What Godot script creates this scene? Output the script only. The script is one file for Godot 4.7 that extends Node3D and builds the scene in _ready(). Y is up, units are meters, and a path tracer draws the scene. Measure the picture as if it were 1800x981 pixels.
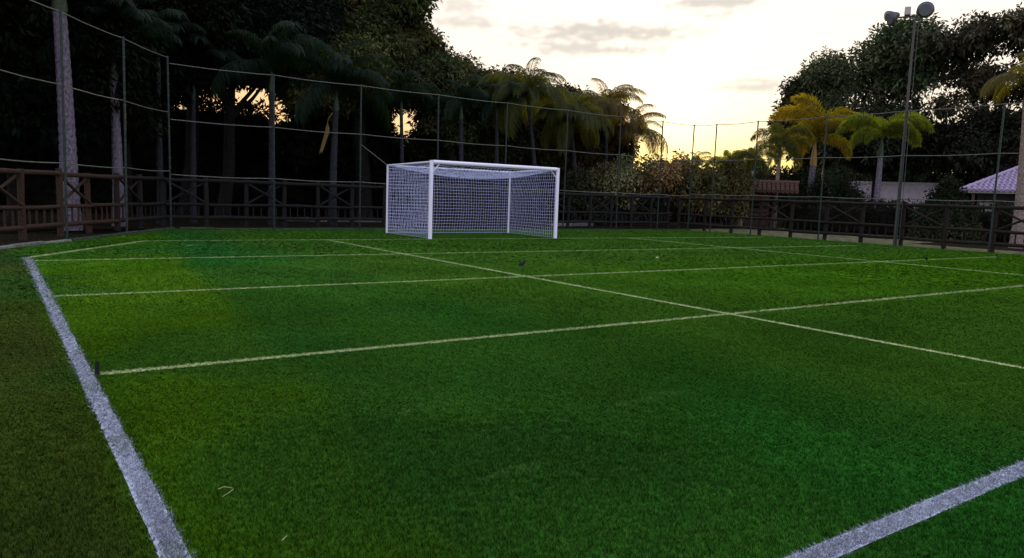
extends Node3D
# A small football pitch of artificial turf at dusk, fenced, with palms and big trees behind it.
# World: x runs along the goal line, -z towards the far goal line, y up, metres. The camera stands near the left touchline.

const EYE := Vector3(0, 1.33, 0)
var names := {}
var mats := {}
var noise := FastNoiseLite.new()
var fine := FastNoiseLite.new()

# ------------------------------------------------------------------ helpers
func numbered(n: String) -> String:
	if not names.has(n):
		names[n] = 0
		return n
	names[n] += 1
	return "%s_%03d" % [n, names[n]]

func tag(o: Node, label: String, category := "", group := "", kind := "") -> Node:
	if label != "": o.set_meta("label", label)
	if category != "": o.set_meta("category", category)
	if group != "": o.set_meta("group", group)
	if kind != "": o.set_meta("kind", kind)
	return o

func thing(called: String, label: String, category: String, at := Vector3.ZERO, turn := 0.0, group := "") -> Node3D:
	var o := Node3D.new()
	o.name = numbered(called)
	add_child(o)
	o.position = at
	o.rotation.y = turn
	tag(o, label, category, group)
	return o

func obj(called: String, mesh: Mesh, mat: Material, parent: Node = null, at := Vector3.ZERO) -> MeshInstance3D:
	var o := MeshInstance3D.new()
	o.mesh = mesh
	o.material_override = mat
	o.position = at
	if parent == null:
		o.name = numbered(called)
		add_child(o)
	else:
		o.name = called
		parent.add_child(o, true)
	return o

class MB:
	var v := PackedVector3Array()
	var n := PackedVector3Array()
	var c := PackedColorArray()
	var uv := PackedVector2Array()
	var ix := PackedInt32Array()
	var tint := Color(1, 1, 1)
	var tinted := false
	func vert(p: Vector3, nn: Vector3, t := Vector2.ZERO) -> int:
		v.append(p); n.append(nn); c.append(tint); uv.append(t)
		return v.size() - 1
	func tri(a: int, b: int, d: int):
		# front faces run clockwise: order by the normal
		var g := (v[b] - v[a]).cross(v[d] - v[a])
		if g.dot(n[a] + n[b] + n[d]) > 0:
			ix.append_array([a, d, b])
		else:
			ix.append_array([a, b, d])
	func face(p: Array, nn := Vector3.ZERO):
		if nn == Vector3.ZERO:
			nn = (p[1] - p[0]).cross(p[2] - p[0]).normalized()
		var k := []
		for q in p: k.append(vert(q, nn))
		for i in range(1, k.size() - 1): tri(k[0], k[i], k[i + 1])
	func box(center: Vector3, size: Vector3, b := Basis.IDENTITY, bevel := 0.0):
		var h := size * 0.5
		var e := bevel
		if e <= 0.0:
			for ax in 3:
				for s in [-1.0, 1.0]:
					var nn := Vector3.ZERO
					nn[ax] = s
					var u := Vector3.ZERO
					var w := Vector3.ZERO
					u[(ax + 1) % 3] = h[(ax + 1) % 3]
					w[(ax + 2) % 3] = h[(ax + 2) % 3]
					var o := nn * h[ax]
					face([center + b * (o - u - w), center + b * (o + u - w), center + b * (o + u + w), center + b * (o - u + w)], b * nn)
			return
		for ax in 3:
			for s in [-1.0, 1.0]:
				var nn := Vector3.ZERO
				nn[ax] = s
				var i1 := (ax + 1) % 3
				var i2 := (ax + 2) % 3
				var u := Vector3.ZERO
				var w := Vector3.ZERO
				u[i1] = h[i1] - e
				w[i2] = h[i2] - e
				var o := nn * h[ax]
				face([center + b * (o - u - w), center + b * (o + u - w), center + b * (o + u + w), center + b * (o - u + w)], b * nn)
				for s2 in [-1.0, 1.0]:
					if ax == 0 or ax == 1 or ax == 2:
						var n2 := Vector3.ZERO
						n2[i1] = s2
						var p1 := o + n2 * (h[i1] - e)
						var p2 := nn * (h[ax] - e) + n2 * h[i1]
						face([center + b * (p1 - w), center + b * (p1 + w), center + b * (p2 + w), center + b * (p2 - w)], b * (nn + n2).normalized())
		for sx in [-1.0, 1.0]:
			for sy in [-1.0, 1.0]:
				for sz in [-1.0, 1.0]:
					var q := Vector3(sx * h.x, sy * h.y, sz * h.z)
					face([center + b * (q - Vector3(0, sy * e, sz * e)), center + b * (q - Vector3(sx * e, 0, sz * e)), center + b * (q - Vector3(sx * e, sy * e, 0))], b * Vector3(sx, sy, sz).normalized())
	func tube(pts: Array, radii: Array, sides := 8, cap := true, rough := 0.0, rng: RandomNumberGenerator = null):
		var first := v.size()
		var side := Vector3.ZERO
		var along := 0.0
		for i in pts.size():
			var p: Vector3 = pts[i]
			var t: Vector3 = (pts[min(i + 1, pts.size() - 1)] - pts[max(i - 1, 0)]).normalized()
			if side == Vector3.ZERO:
				side = t.cross(Vector3(0.31, 0.27, 0.91)).normalized()
				if side.length() < 0.1: side = t.cross(Vector3.RIGHT).normalized()
			side = (side - t * side.dot(t)).normalized()
			var up := t.cross(side)
			if i > 0: along += p.distance_to(pts[i - 1])
			for k in sides + 1:
				var a := TAU * (k % sides) / sides
				var d := side * cos(a) + up * sin(a)
				var r: float = radii[i]
				if rough > 0.0 and rng != null and k < sides: r *= 1.0 + rng.randf_range(-rough, rough)
				if k == sides: vert(v[first + i * (sides + 1)], d, Vector2(1, along))
				else: vert(p + d * r, d, Vector2(float(k) / sides, along))
		for i in pts.size() - 1:
			for k in sides:
				var a := first + i * (sides + 1) + k
				tri(a, a + 1, a + sides + 1)
				tri(a + 1, a + sides + 2, a + sides + 1)
		if cap:
			for e in [0, pts.size() - 1]:
				var t: Vector3 = (pts[1] - pts[0]).normalized() * -1.0 if e == 0 else (pts[e] - pts[e - 1]).normalized()
				if radii[e] < 0.002: continue
				var m := vert(pts[e], t)
				var ring := []
				for k in sides: ring.append(vert(v[first + e * (sides + 1) + k], t))
				for k in sides: tri(m, ring[k], ring[(k + 1) % sides])
	func leaf(base: Vector3, d: Vector3, w: Vector3, l: float, wd: float, bend: Vector3):
		var nn := d.cross(w).normalized()
		var m := base + d * l * 0.45 + bend * 0.35
		var a := vert(base, nn)
		var p := vert(m + w * wd * 0.5, (nn + w * 0.35).normalized())
		var q := vert(m - w * wd * 0.5, (nn - w * 0.35).normalized())
		var tip := vert(base + d * l + bend, nn)
		tri(a, p, q)
		tri(p, tip, q)
	func done() -> ArrayMesh:
		var arr := []
		arr.resize(Mesh.ARRAY_MAX)
		arr[Mesh.ARRAY_VERTEX] = v
		arr[Mesh.ARRAY_NORMAL] = n
		arr[Mesh.ARRAY_TEX_UV] = uv
		if tinted: arr[Mesh.ARRAY_COLOR] = c
		arr[Mesh.ARRAY_INDEX] = ix
		var m := ArrayMesh.new()
		m.add_surface_from_arrays(Mesh.PRIMITIVE_TRIANGLES, arr)
		return m

func rng_of(s: int) -> RandomNumberGenerator:
	var r := RandomNumberGenerator.new()
	r.seed = s
	return r

func lin(r: float, g: float, b: float) -> Color:
	return Color(r, g, b).linear_to_srgb()

func mat(key: String, col: Color, rough := 0.8, opts := {}) -> StandardMaterial3D:
	if mats.has(key): return mats[key]
	var m := StandardMaterial3D.new()
	m.resource_name = key
	m.albedo_color = col
	m.roughness = rough
	m.metallic_specular = opts.get("spec", 0.3)
	m.metallic = opts.get("metal", 0.0)
	m.cull_mode = BaseMaterial3D.CULL_DISABLED
	if opts.has("vc"): m.vertex_color_use_as_albedo = true
	if opts.has("backlight"):
		m.backlight_enabled = true
		m.backlight = opts.backlight
	if opts.has("ramp"):
		m.albedo_texture = ramp_noise(opts.ramp[0], opts.ramp[1], opts.get("freq", 0.02), opts.get("seed", 3))
		m.uv1_triplanar = true
		m.uv1_world_triplanar = opts.get("world", true)
		m.uv1_scale = Vector3.ONE * opts.get("scale", 1.0) * opts.get("stretch", Vector3.ONE)
	if opts.has("bump"):
		var t := NoiseTexture2D.new()
		t.width = 256; t.height = 256; t.seamless = true
		t.as_normal_map = true
		t.bump_strength = opts.bump
		var f := FastNoiseLite.new()
		f.frequency = opts.get("bump_freq", 0.05)
		f.seed = 11
		f.fractal_octaves = 4
		t.noise = f
		m.normal_enabled = true
		m.normal_texture = t
		m.uv1_triplanar = true
		m.uv1_world_triplanar = opts.get("world", true)
		m.uv1_scale = Vector3.ONE * opts.get("scale", 1.0) * opts.get("stretch", Vector3.ONE)
	mats[key] = m
	return m

func ramp_noise(a: Color, b: Color, freq: float, sd: int) -> NoiseTexture2D:
	var t := NoiseTexture2D.new()
	t.width = 512; t.height = 512; t.seamless = true
	var f := FastNoiseLite.new()
	f.frequency = freq
	f.seed = sd
	f.fractal_octaves = 5
	t.noise = f
	var g := Gradient.new()
	g.set_color(0, a)
	g.set_color(1, b)
	g.set_offset(0, 0.25)
	g.set_offset(1, 0.75)
	t.color_ramp = g
	return t

# ------------------------------------------------------------------ sky
const SUN_AZ := 47.2
const SUN_EL := 4.4
func direction(az: float, el: float) -> Vector3:
	var a := deg_to_rad(az)
	var e := deg_to_rad(el)
	return Vector3(sin(a) * cos(e), sin(e), -cos(a) * cos(e))

func make_sky() -> PanoramaSkyMaterial:
	var w := 2048
	var h := 1024
	var f := FastNoiseLite.new()
	f.seed = 21
	f.frequency = 1.0
	f.fractal_octaves = 5
	f.fractal_gain = 0.55
	var d := PackedFloat32Array()
	d.resize(w * h * 3)
	# thin streaks of cloud: azimuth, elevation, half width, half height, strength
	var streaks := [[41.0, 12.0, 7.0, 0.62, 1.0], [40.2, 10.9, 5.6, 0.46, 0.9], [52.6, 8.3, 3.4, 0.55, 0.85], [49.3, 14.0, 3.6, 0.75, 0.95], [31.0, 12.4, 2.6, 0.6, 0.8], [30.5, 13.6, 2.0, 0.7, 0.7],
		[62.0, 15.8, 5.0, 0.7, 0.8], [20.0, 16.5, 6.0, 0.8, 0.8], [4.0, 11.0, 5.0, 0.6, 0.7], [80.0, 9.5, 6.0, 0.6, 0.8], [-22.0, 13.0, 7.0, 0.8, 0.8], [104.0, 14.0, 8.0, 0.9, 0.8], [35.0, 21.0, 8.0, 0.9, 0.8]]
	var sun := direction(SUN_AZ, SUN_EL)
	var below := Color(0.35, 0.34, 0.3)
	for y in h:
		var el := 90.0 - (y + 0.5) / h * 180.0
		for x in w:
			var k := (y * w + x) * 3
			if el < -1.0:
				d[k] = below.r; d[k + 1] = below.g; d[k + 2] = below.b
				continue
			var az := (x + 0.5) / w * 360.0
			if az > 180.0: az -= 360.0
			var v := direction(az, el)
			var ang := rad_to_deg(acos(clampf(v.dot(sun), -1.0, 1.0)))
			var near := exp(-ang * ang / (2.0 * 34.0 * 34.0))
			var s := smoothstep(2.0, 60.0, el)
			# away from the sun a pale lavender dusk, towards it cream
			var c := Color(0.90, 0.87, 1.02).lerp(Color(0.66, 0.72, 1.0), s)
			c *= 1.5
			c = c.lerp(Color(1.26, 1.12, 0.97), clampf(near * 1.6, 0.0, 1.0) * (1.0 - 0.3 * s))
			# the warm band low in the sky
			var low := exp(-pow(maxf(el, 0.0) / 4.7, 2.0))
			var side := exp(-ang * ang / (2.0 * 40.0 * 40.0))
			c = c.lerp(Color(1.42, 1.0, 0.18), clampf(low * side * 1.35, 0.0, 0.93))
			c = c.lerp(Color(1.12, 0.62, 0.17), exp(-pow((az - 15.0) / 15.0, 2.0)) * exp(-pow((el - 5.0) / 4.0, 2.0)) * 0.95)
			c = c.lerp(Color(0.86, 0.72, 0.58), exp(-pow((az - 70.0) / 13.0, 2.0)) * exp(-pow(el / 9.0, 2.0)) * 0.75)
			var glow := exp(-ang / 3.6)
			c += Color(1.1, 0.8, 0.36) * glow
			# clouds
			var n1 := f.get_noise_3d(v.x * 9.0, v.y * 60.0, v.z * 9.0)
			var cover := 0.0
			for q in streaks:
				var e1: float = (az - q[0]) / q[2]
				if absf(e1) > 1.6: continue
				var e2: float = (el - q[1]) / q[3] + n1 * 1.0
				cover = maxf(cover, q[4] * smoothstep(1.25, 0.35, sqrt(e1 * e1 + e2 * e2) + f.get_noise_3d(v.x * 40.0, v.y * 190.0, v.z * 40.0) * 1.0))
			if el > 8.0:
				var veil := f.get_noise_3d(v.x / (v.y + 0.25) * 1.3, 4.0, v.z / (v.y + 0.25) * 2.4)
				cover = maxf(cover, smoothstep(0.12, 0.6, veil) * 0.45 * smoothstep(14.0, 24.0, el))
			if cover > 0.0:
				var cc := Color(0.63, 0.60, 0.54).lerp(Color(0.62, 0.60, 0.70), smoothstep(30.0, 90.0, ang))
				c = c.lerp(cc, cover * 0.8)
			d[k] = c.r; d[k + 1] = c.g; d[k + 2] = c.b
	var im := Image.create_from_data(w, h, false, Image.FORMAT_RGBF, d.to_byte_array())
	var m := PanoramaSkyMaterial.new()
	m.panorama = ImageTexture.create_from_image(im)
	return m

# ------------------------------------------------------------------ turf
const LINE_Z := [-1.54, -5.76, -9.93, -14.42, -18.84]

# stripes of the pitch: name, label, from, to, width, colour
var lines := []
func define_lines():
	var white := Color(0.43, 0.465, 0.535)
	var cream := Color(0.46, 0.55, 0.24)
	lines = [
		["touchline", "broad pale lavender line running straight away from the camera along the left", Vector2(0.5, 6.0), Vector2(0.5, -15.1), 0.095, white],
		["halfway_line", "broad pale lavender line crossing the nearest corner of the turf", Vector2(0.46, -1.54), Vector2(18.0, -1.54), 0.105, white],
		["court_line", "thin cream line from the peg across the turf, nearest of the thin cross lines", Vector2(0.55, -5.76), Vector2(18.0, -5.76), 0.075, cream],
		["court_line", "thin cream cross line, second of the thin ones counted from the peg", Vector2(0.55, -9.93), Vector2(24.6, -9.93), 0.075, cream],
		["penalty_line", "thin cream cross line just short of the goal line", Vector2(0.55, -14.42), Vector2(24.6, -14.42), 0.085, cream],
		["goal_line", "thin cream line on which the two front goal posts stand", Vector2(2.9, -18.9), Vector2(25.6, -18.9), 0.085, cream],
		["centre_line", "thin cream line running lengthwise through the middle, meeting the goal line left of the goal", Vector2(7.24, 6.0), Vector2(7.24, -18.87), 0.07, cream],
		["side_line", "thin cream line running lengthwise near the fence with the floodlight pole", Vector2(18.1, 6.0), Vector2(18.1, -18.87), 0.08, cream],
		["corner_line", "short cream line cutting slantwise across the far corner beside the log fence", Vector2(0.52, -15.05), Vector2(2.9, -18.87), 0.085, cream],
	]

func in_line(p: Vector2, grow := 0.0) -> int:
	for i in lines.size():
		var q := Geometry2D.get_closest_point_to_segment(p, lines[i][2], lines[i][3])
		if q.distance_to(p) < lines[i][4] * 0.5 + grow: return i
	return -1

const TURF_GAIN := 1.75
func turf_tone(x: float, z: float) -> Color:
	var c := Color(0.0100, 0.061, 0.0105)
	# the rolls the turf was laid in
	var roll := sin(floor((x + 40.0) / 3.7) * 12.9898) * 0.5
	c = c.lerp(Color(0.017, 0.072, 0.008), clampf(0.22 + roll * 0.4, 0.0, 1.0))
	# yellower, more worn roll inside the touchline
	var edge := 1.15 - 0.125 * z + noise.get_noise_2d(x * 1.6, z * 1.6) * 0.16
	c = c.lerp(Color(0.026, 0.078, 0.0035), smoothstep(edge + 0.14, edge - 0.3, x) * 0.9)
	# trodden brown strip outside it
	c = c.lerp(Color(0.018, 0.022, 0.012), smoothstep(0.6, 0.3, x) * (0.72 + 0.25 * noise.get_noise_2d(x * 1.3 + 9.0, z * 1.3)))
	# bluish and olive patches
	var p := noise.get_noise_2d(x * 0.55 + 50.0, z * 0.55)
	c = c.lerp(Color(0.0095, 0.056, 0.016), smoothstep(0.0, 0.35, p) * 0.3)
	c = c.lerp(Color(0.036, 0.066, 0.008), smoothstep(0.05, 0.4, -p) * 0.25)
	c = c.lerp(Color(0.010, 0.050, 0.012), smoothstep(0.0, 0.4, noise.get_noise_2d(x * 1.7, z * 1.7 + 30.0)) * 0.5)
	# scuffs of sand
	for s in [[1.9, -3.95, 2.35, -4.0, 0.05], [1.75, -2.82, 2.2, -2.85, 0.05], [3.3, -3.45, 3.9, -3.5, 0.06], [8.6, -8.0, 9.4, -8.3, 0.1], [4.4, -5.2, 5.0, -5.1, 0.07]]:
		var q := Geometry2D.get_closest_point_to_segment(Vector2(x, z), Vector2(s[0], s[1]), Vector2(s[2], s[3]))
		c = c.lerp(Color(0.030, 0.088, 0.024), smoothstep(s[4], 0.0, q.distance_to(Vector2(x, z)) + noise.get_noise_2d(x * 30.0, z * 30.0) * 0.03) * 0.85)
	# far light put into the colour: brighter towards the goal, olive towards the fence
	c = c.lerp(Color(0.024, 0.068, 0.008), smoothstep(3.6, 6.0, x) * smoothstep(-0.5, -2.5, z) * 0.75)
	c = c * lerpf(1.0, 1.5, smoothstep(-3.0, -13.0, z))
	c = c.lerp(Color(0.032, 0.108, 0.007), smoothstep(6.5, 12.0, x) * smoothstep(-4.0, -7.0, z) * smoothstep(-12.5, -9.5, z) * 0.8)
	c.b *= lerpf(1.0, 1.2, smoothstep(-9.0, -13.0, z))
	var k := 1.0 + noise.get_noise_2d(x * 4.0, z * 4.0 + 7.0) * 0.3
	k *= TURF_GAIN
	return Color(c.r * k * 1.12, c.g * k, c.b * k * 0.62)

func tuft_mesh(sd: int, spread: float, blades: int, width: float) -> ArrayMesh:
	var r := rng_of(sd)
	var b := MB.new()
	for i in blades:
		var p := Vector3(r.randf_range(-spread, spread), -0.002, r.randf_range(-spread, spread))
		var a := r.randf() * TAU
		var w := Vector3(cos(a), 0, sin(a)) * width
		var lean := Vector3(r.randf_range(-1, 1), 0, r.randf_range(-1, 1)) * 0.016
		var h := r.randf_range(0.010, 0.019)
		var nn := (w.cross(Vector3.UP).normalized() + Vector3.UP * 0.9).normalized()
		var k := [b.vert(p - w, nn), b.vert(p + w, nn), b.vert(p - w * 0.8 + lean * 0.35 + Vector3.UP * h * 0.6, nn), b.vert(p + w * 0.8 + lean * 0.35 + Vector3.UP * h * 0.6, nn), b.vert(p + lean + Vector3.UP * h, nn)]
		b.tri(k[0], k[1], k[2]); b.tri(k[1], k[3], k[2]); b.tri(k[2], k[3], k[4])
	return b.done()

func multi(called: String, mesh: Mesh, m: Material, places: Array, colors: Array, parent: Node = null) -> MultiMeshInstance3D:
	var mm := MultiMesh.new()
	mm.transform_format = MultiMesh.TRANSFORM_3D
	mm.use_colors = true
	mm.mesh = mesh
	mm.instance_count = places.size()
	for i in places.size():
		mm.set_instance_transform(i, places[i])
		mm.set_instance_color(i, colors[i])
	var o := MultiMeshInstance3D.new()
	o.multimesh = mm
	o.material_override = m
	if parent == null:
		o.name = numbered(called)
		add_child(o)
	else:
		o.name = called
		parent.add_child(o, true)
	o.set_meta("kind", "stuff")
	return o

const PITCH := [Vector2(-1.25, 10), Vector2(-1.25, -15.05), Vector2(4.45, -23.9), Vector2(26.75, -23.75), Vector2(26.75, 10)]

func make_turf():
	var blade := mat("turf_blade", Color(1, 1, 1), 0.75, {"vc": true, "spec": 0.0})
	# the carpet itself, coloured by a computed texture
	var n := 512
	var im := Image.create(n, n, false, Image.FORMAT_RGB8)
	for y in n:
		for x in n:
			var wx := -1.25 + 28.0 * (x + 0.5) / n
			var wz := 10.0 - 34.0 * (y + 0.5) / n
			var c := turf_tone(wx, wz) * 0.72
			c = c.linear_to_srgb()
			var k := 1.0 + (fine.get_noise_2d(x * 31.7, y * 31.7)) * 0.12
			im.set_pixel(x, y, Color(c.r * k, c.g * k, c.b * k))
	var carpet := StandardMaterial3D.new()
	carpet.albedo_texture = ImageTexture.create_from_image(im)
	carpet.roughness = 0.95
	carpet.metallic_specular = 0.1
	carpet.cull_mode = BaseMaterial3D.CULL_DISABLED
	var b := MB.new()
	var k := []
	for p in PITCH: k.append(b.vert(Vector3(p.x, 0, p.y), Vector3.UP, Vector2((p.x + 1.25) / 28.0, (10.0 - p.y) / 34.0)))
	for i in range(1, k.size() - 1): b.tri(k[0], k[i], k[i + 1])
	tag(obj("turf", b.done(), carpet), "dark green artificial turf laid over the fenced pitch", "", "", "structure")
	# the pile: tufts, denser where the pitch can be seen from close by
	var poly := PackedVector2Array(PITCH)
	var rg := rng_of(5)
	var sets := [[0.0, 4.4, 0.021], [4.4, 9.0, 0.031], [9.0, 16.0, 0.050], [16.0, 36.0, 0.080]]
	for si in sets.size():
		var s: Array = sets[si]
		var places := []
		var colors := []
		var step: float = s[2]
		var wide := pow(step / 0.021, 2.0)
		var lim: float = s[1] * 1.15
		var z := 0.3 if si < 1 else 0.0
		while z > maxf(-lim, -23.7):
			var x := maxf(-lim, -1.25)
			while x < minf(lim, 26.6):
				var p := Vector2(x + rg.randf_range(-0.5, 0.5) * step, z + rg.randf_range(-0.5, 0.5) * step)
				x += step
				var d := p.length()
				var dd := d * rg.randf_range(0.87, 1.13)   # the four sets fade into one another
				if dd < s[0] or dd >= s[1] or d < 0.8: continue
				if p.x - 1.5 > -p.y * 3.4: continue
				if not Geometry2D.is_point_in_polygon(p, poly): continue
				if in_line(p, 0.004 if si == 0 else (0.03 if si == 1 else 0.012 * wide)) >= 0: continue
				var sc := rg.randf_range(0.75, 1.25)
				places.append(Transform3D(Basis(Vector3.UP, rg.randf() * TAU).scaled(Vector3(wide, sc, wide)), Vector3(p.x, 0, p.y)))
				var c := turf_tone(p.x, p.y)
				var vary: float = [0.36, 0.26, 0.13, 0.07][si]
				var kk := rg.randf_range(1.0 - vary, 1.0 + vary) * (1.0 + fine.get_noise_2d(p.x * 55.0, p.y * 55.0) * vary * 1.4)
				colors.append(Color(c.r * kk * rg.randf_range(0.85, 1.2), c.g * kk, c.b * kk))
			z -= step
		var t := multi("turf_pile", tuft_mesh(40 + si, 0.016, 16, 0.0012), blade, places, colors)
		tag(t, ["green turf fibres of the nearest part of the pitch", "green turf fibres round the peg and the nearest crossing of lines", "green turf fibres of the middle of the pitch", "green turf fibres round the goal and along the fences"][si], "", "", "stuff")

func make_lines():
	var blade := mat("line_blade", Color(1, 1, 1), 0.7, {"vc": true, "spec": 0.2})
	var tuft := tuft_mesh(77, 0.013, 14, 0.0018)
	var rg := rng_of(6)
	var edge_places := []
	var edge_colors := []
	for i in lines.size():
		var l: Array = lines[i]
		var a: Vector2 = l[2]
		var e: Vector2 = l[3]
		var w: float = l[4]
		var col: Color = l[5]
		var dir := (e - a).normalized()
		var side := Vector2(-dir.y, dir.x)
		var len := a.distance_to(e)
		var b := MB.new()
		var n := int(len / 0.25)
		var prev := []
		for j in n + 1:
			var p := a + dir * len * j / n
			var y := 0.004 + 0.0005 * i
			var q := [b.vert(Vector3(p.x, y, p.y) + Vector3(side.x, 0, side.y) * (w * 0.5 + rg.randf_range(-0.004, 0.004)), Vector3.UP), b.vert(Vector3(p.x, y, p.y) - Vector3(side.x, 0, side.y) * (w * 0.5 + rg.randf_range(-0.004, 0.004)), Vector3.UP)]
			if prev: b.tri(prev[0], prev[1], q[0]); b.tri(prev[1], q[1], q[0])
			prev = q
		var o := obj(l[0], b.done(), mat("line_%d" % int(col.b * 1000), col.linear_to_srgb(), 0.9, {"spec": 0.1}))
		tag(o, l[1], "pitch line", "", "thing")
		var places := []
		var colors := []
		var t := 0.0
		while t < len:
			var p0 := a + dir * t
			var step := clampf(0.017 + (p0.length() - 3.0) * 0.004, 0.017, 0.07)
			t += step
			if p0.y > 0.2: continue
			var m := int(ceil(w / step))
			for j in m:
				var wander := noise.get_noise_2d(t * 1.6, i * 40.0) * 0.012
				var p := p0 + side * (((j + rg.randf()) / m - 0.5) * (w - 0.012) + wander) + dir * rg.randf_range(-0.5, 0.5) * step
				places.append(Transform3D(Basis(Vector3.UP, rg.randf() * TAU).scaled(Vector3(1, rg.randf_range(0.9, 1.3), 1) * Vector3(maxf(1.0, step / 0.02), 1, maxf(1.0, step / 0.02))), Vector3(p.x, 0, p.y)))
				var kk := rg.randf_range(0.72, 1.15) * (1.0 + 0.22 * noise.get_noise_2d(p.x * 7.0, p.y * 7.0))
				var wear := clampf(noise.get_noise_2d(p.x * 16.0 + 70.0, p.y * 16.0) * 1.3 - 0.12, 0.0, 0.4)
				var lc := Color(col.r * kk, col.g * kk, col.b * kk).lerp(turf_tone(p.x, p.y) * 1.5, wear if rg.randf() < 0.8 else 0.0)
				colors.append(lc)
		multi("line_pile", tuft, blade, places, colors, o)
		# turf pile close to the line
		t = 0.0
		while t < len:
			var p0 := a + dir * t
			var step := clampf(0.020 + (p0.length() - 3.0) * 0.0035, 0.020, 0.06)
			t += step
			if p0.y > 0.2 or p0.length() < 4.0: continue
			var reach := 0.04 if p0.length() < 8.0 else (0.10 if p0.length() < 14.0 else 0.21)
			var m := int(ceil(reach / step))
			for s in [-1.0, 1.0]:
				for j in m:
					var p: Vector2 = p0 + side * s * (w * 0.5 + 0.006 + reach * (j + rg.randf()) / m) + dir * rg.randf_range(-0.5, 0.5) * step
					if in_line(p, 0.003) >= 0: continue
					edge_places.append(Transform3D(Basis(Vector3.UP, rg.randf() * TAU).scaled(Vector3(maxf(1.0, step / 0.02), rg.randf_range(0.75, 1.25) * lerpf(1.0, 0.6, smoothstep(6.0, 12.0, p0.length())), maxf(1.0, step / 0.02))), Vector3(p.x, 0, p.y)))
					var kk := rg.randf_range(0.62, 1.35)
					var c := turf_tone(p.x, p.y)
					edge_colors.append(Color(c.r * kk, c.g * kk, c.b * kk))
	tag(multi("turf_pile", tuft_mesh(78, 0.014, 13, 0.0017), mat("turf_blade", Color.WHITE), edge_places, edge_colors), "green turf fibres close along the painted lines", "", "", "stuff")

# ------------------------------------------------------------------ log fence
var log_posts := []
func log_mesh(a: Vector3, b: Vector3, r: float, sd: int, sides := 8) -> ArrayMesh:
	var g := rng_of(sd)
	var m := MB.new()
	var pts := []
	var rad := []
	var n := 5
	var bow := Vector3(g.randf_range(-1, 1), g.randf_range(-1, 1), g.randf_range(-1, 1)) * 0.012
	for i in n + 1:
		var t := float(i) / n
		pts.append(a.lerp(b, t) + bow * sin(t * PI))
		rad.append(r * (1.0 - 0.10 * t) * g.randf_range(0.95, 1.06))
	m.tube(pts, rad, sides, true, 0.04, g)
	return m.done()

func log_fence(label: String, a: Vector3, b: Vector3, panels: int, first_crossed: int, woods: Array, sd: int):
	var root := thing("log_fence", label, "fence", a)
	var g := rng_of(sd)
	var d := b - a
	var u := d / panels
	var out := Vector3(-d.z, 0, d.x).normalized()   # rails sit on this side of the posts
	if out.dot(EYE - a) < 0: out = -out
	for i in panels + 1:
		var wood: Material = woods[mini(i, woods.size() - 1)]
		var p := u * i + Vector3(g.randf_range(-0.04, 0.04), 0, g.randf_range(-0.04, 0.04))
		var h := 1.56 + g.randf_range(-0.03, 0.05)
		obj("post", log_mesh(p - Vector3.UP * 0.1, p + Vector3(g.randf_range(-0.02, 0.02), h, g.randf_range(-0.02, 0.02)), 0.078, sd + i, 10), wood, root)
		if i == panels: continue
		var q := u * (i + 1)
		var p0 := u * i
		var face := out * 0.035
		obj("top_rail", log_mesh(p0 - u * 0.03 + face + Vector3.UP * (1.47 + g.randf_range(-0.015, 0.015)), q + u * 0.03 + face + Vector3.UP * (1.47 + g.randf_range(-0.015, 0.015)), 0.062, sd + 100 + i), wood, root)
		obj("middle_rail", log_mesh(p0 + face + Vector3.UP * (0.70 + g.randf_range(-0.015, 0.015)), q + face + Vector3.UP * (0.70 + g.randf_range(-0.015, 0.015)), 0.052, sd + 200 + i), wood, root)
		obj("bottom_rail", log_mesh(p0 - u * 0.01 + face + Vector3.UP * (0.27 + g.randf_range(-0.015, 0.015)), q + u * 0.01 + face + Vector3.UP * (0.27 + g.randf_range(-0.015, 0.015)), 0.060, sd + 300 + i), wood, root)
		for k in 4:
			var c := p0.lerp(q, (k + 1.0) / 5.0 + g.randf_range(-0.01, 0.01))
			obj("baluster", log_mesh(c + Vector3.UP * 0.30, c + Vector3.UP * 0.68, 0.027, sd + 400 + i * 4 + k, 6), wood, root)
		if (i + first_crossed) % 2 == 0:
			obj("brace", log_mesh(p0 + u * 0.05 + Vector3.UP * 0.76 - out * 0.02, q - u * 0.05 + Vector3.UP * 1.40 - out * 0.02, 0.038, sd + 500 + i), wood, root)
			obj("brace", log_mesh(p0 + u * 0.05 + Vector3.UP * 1.40 + out * 0.055, q - u * 0.05 + Vector3.UP * 0.76 + out * 0.055, 0.038, sd + 600 + i), wood, root)

# ------------------------------------------------------------------ tall pipe fence
func pipe(a: Vector3, b: Vector3, r: float, sides := 8) -> ArrayMesh:
	var m := MB.new()
	m.tube([a, b], [r, r], sides)
	return m.done()

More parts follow.
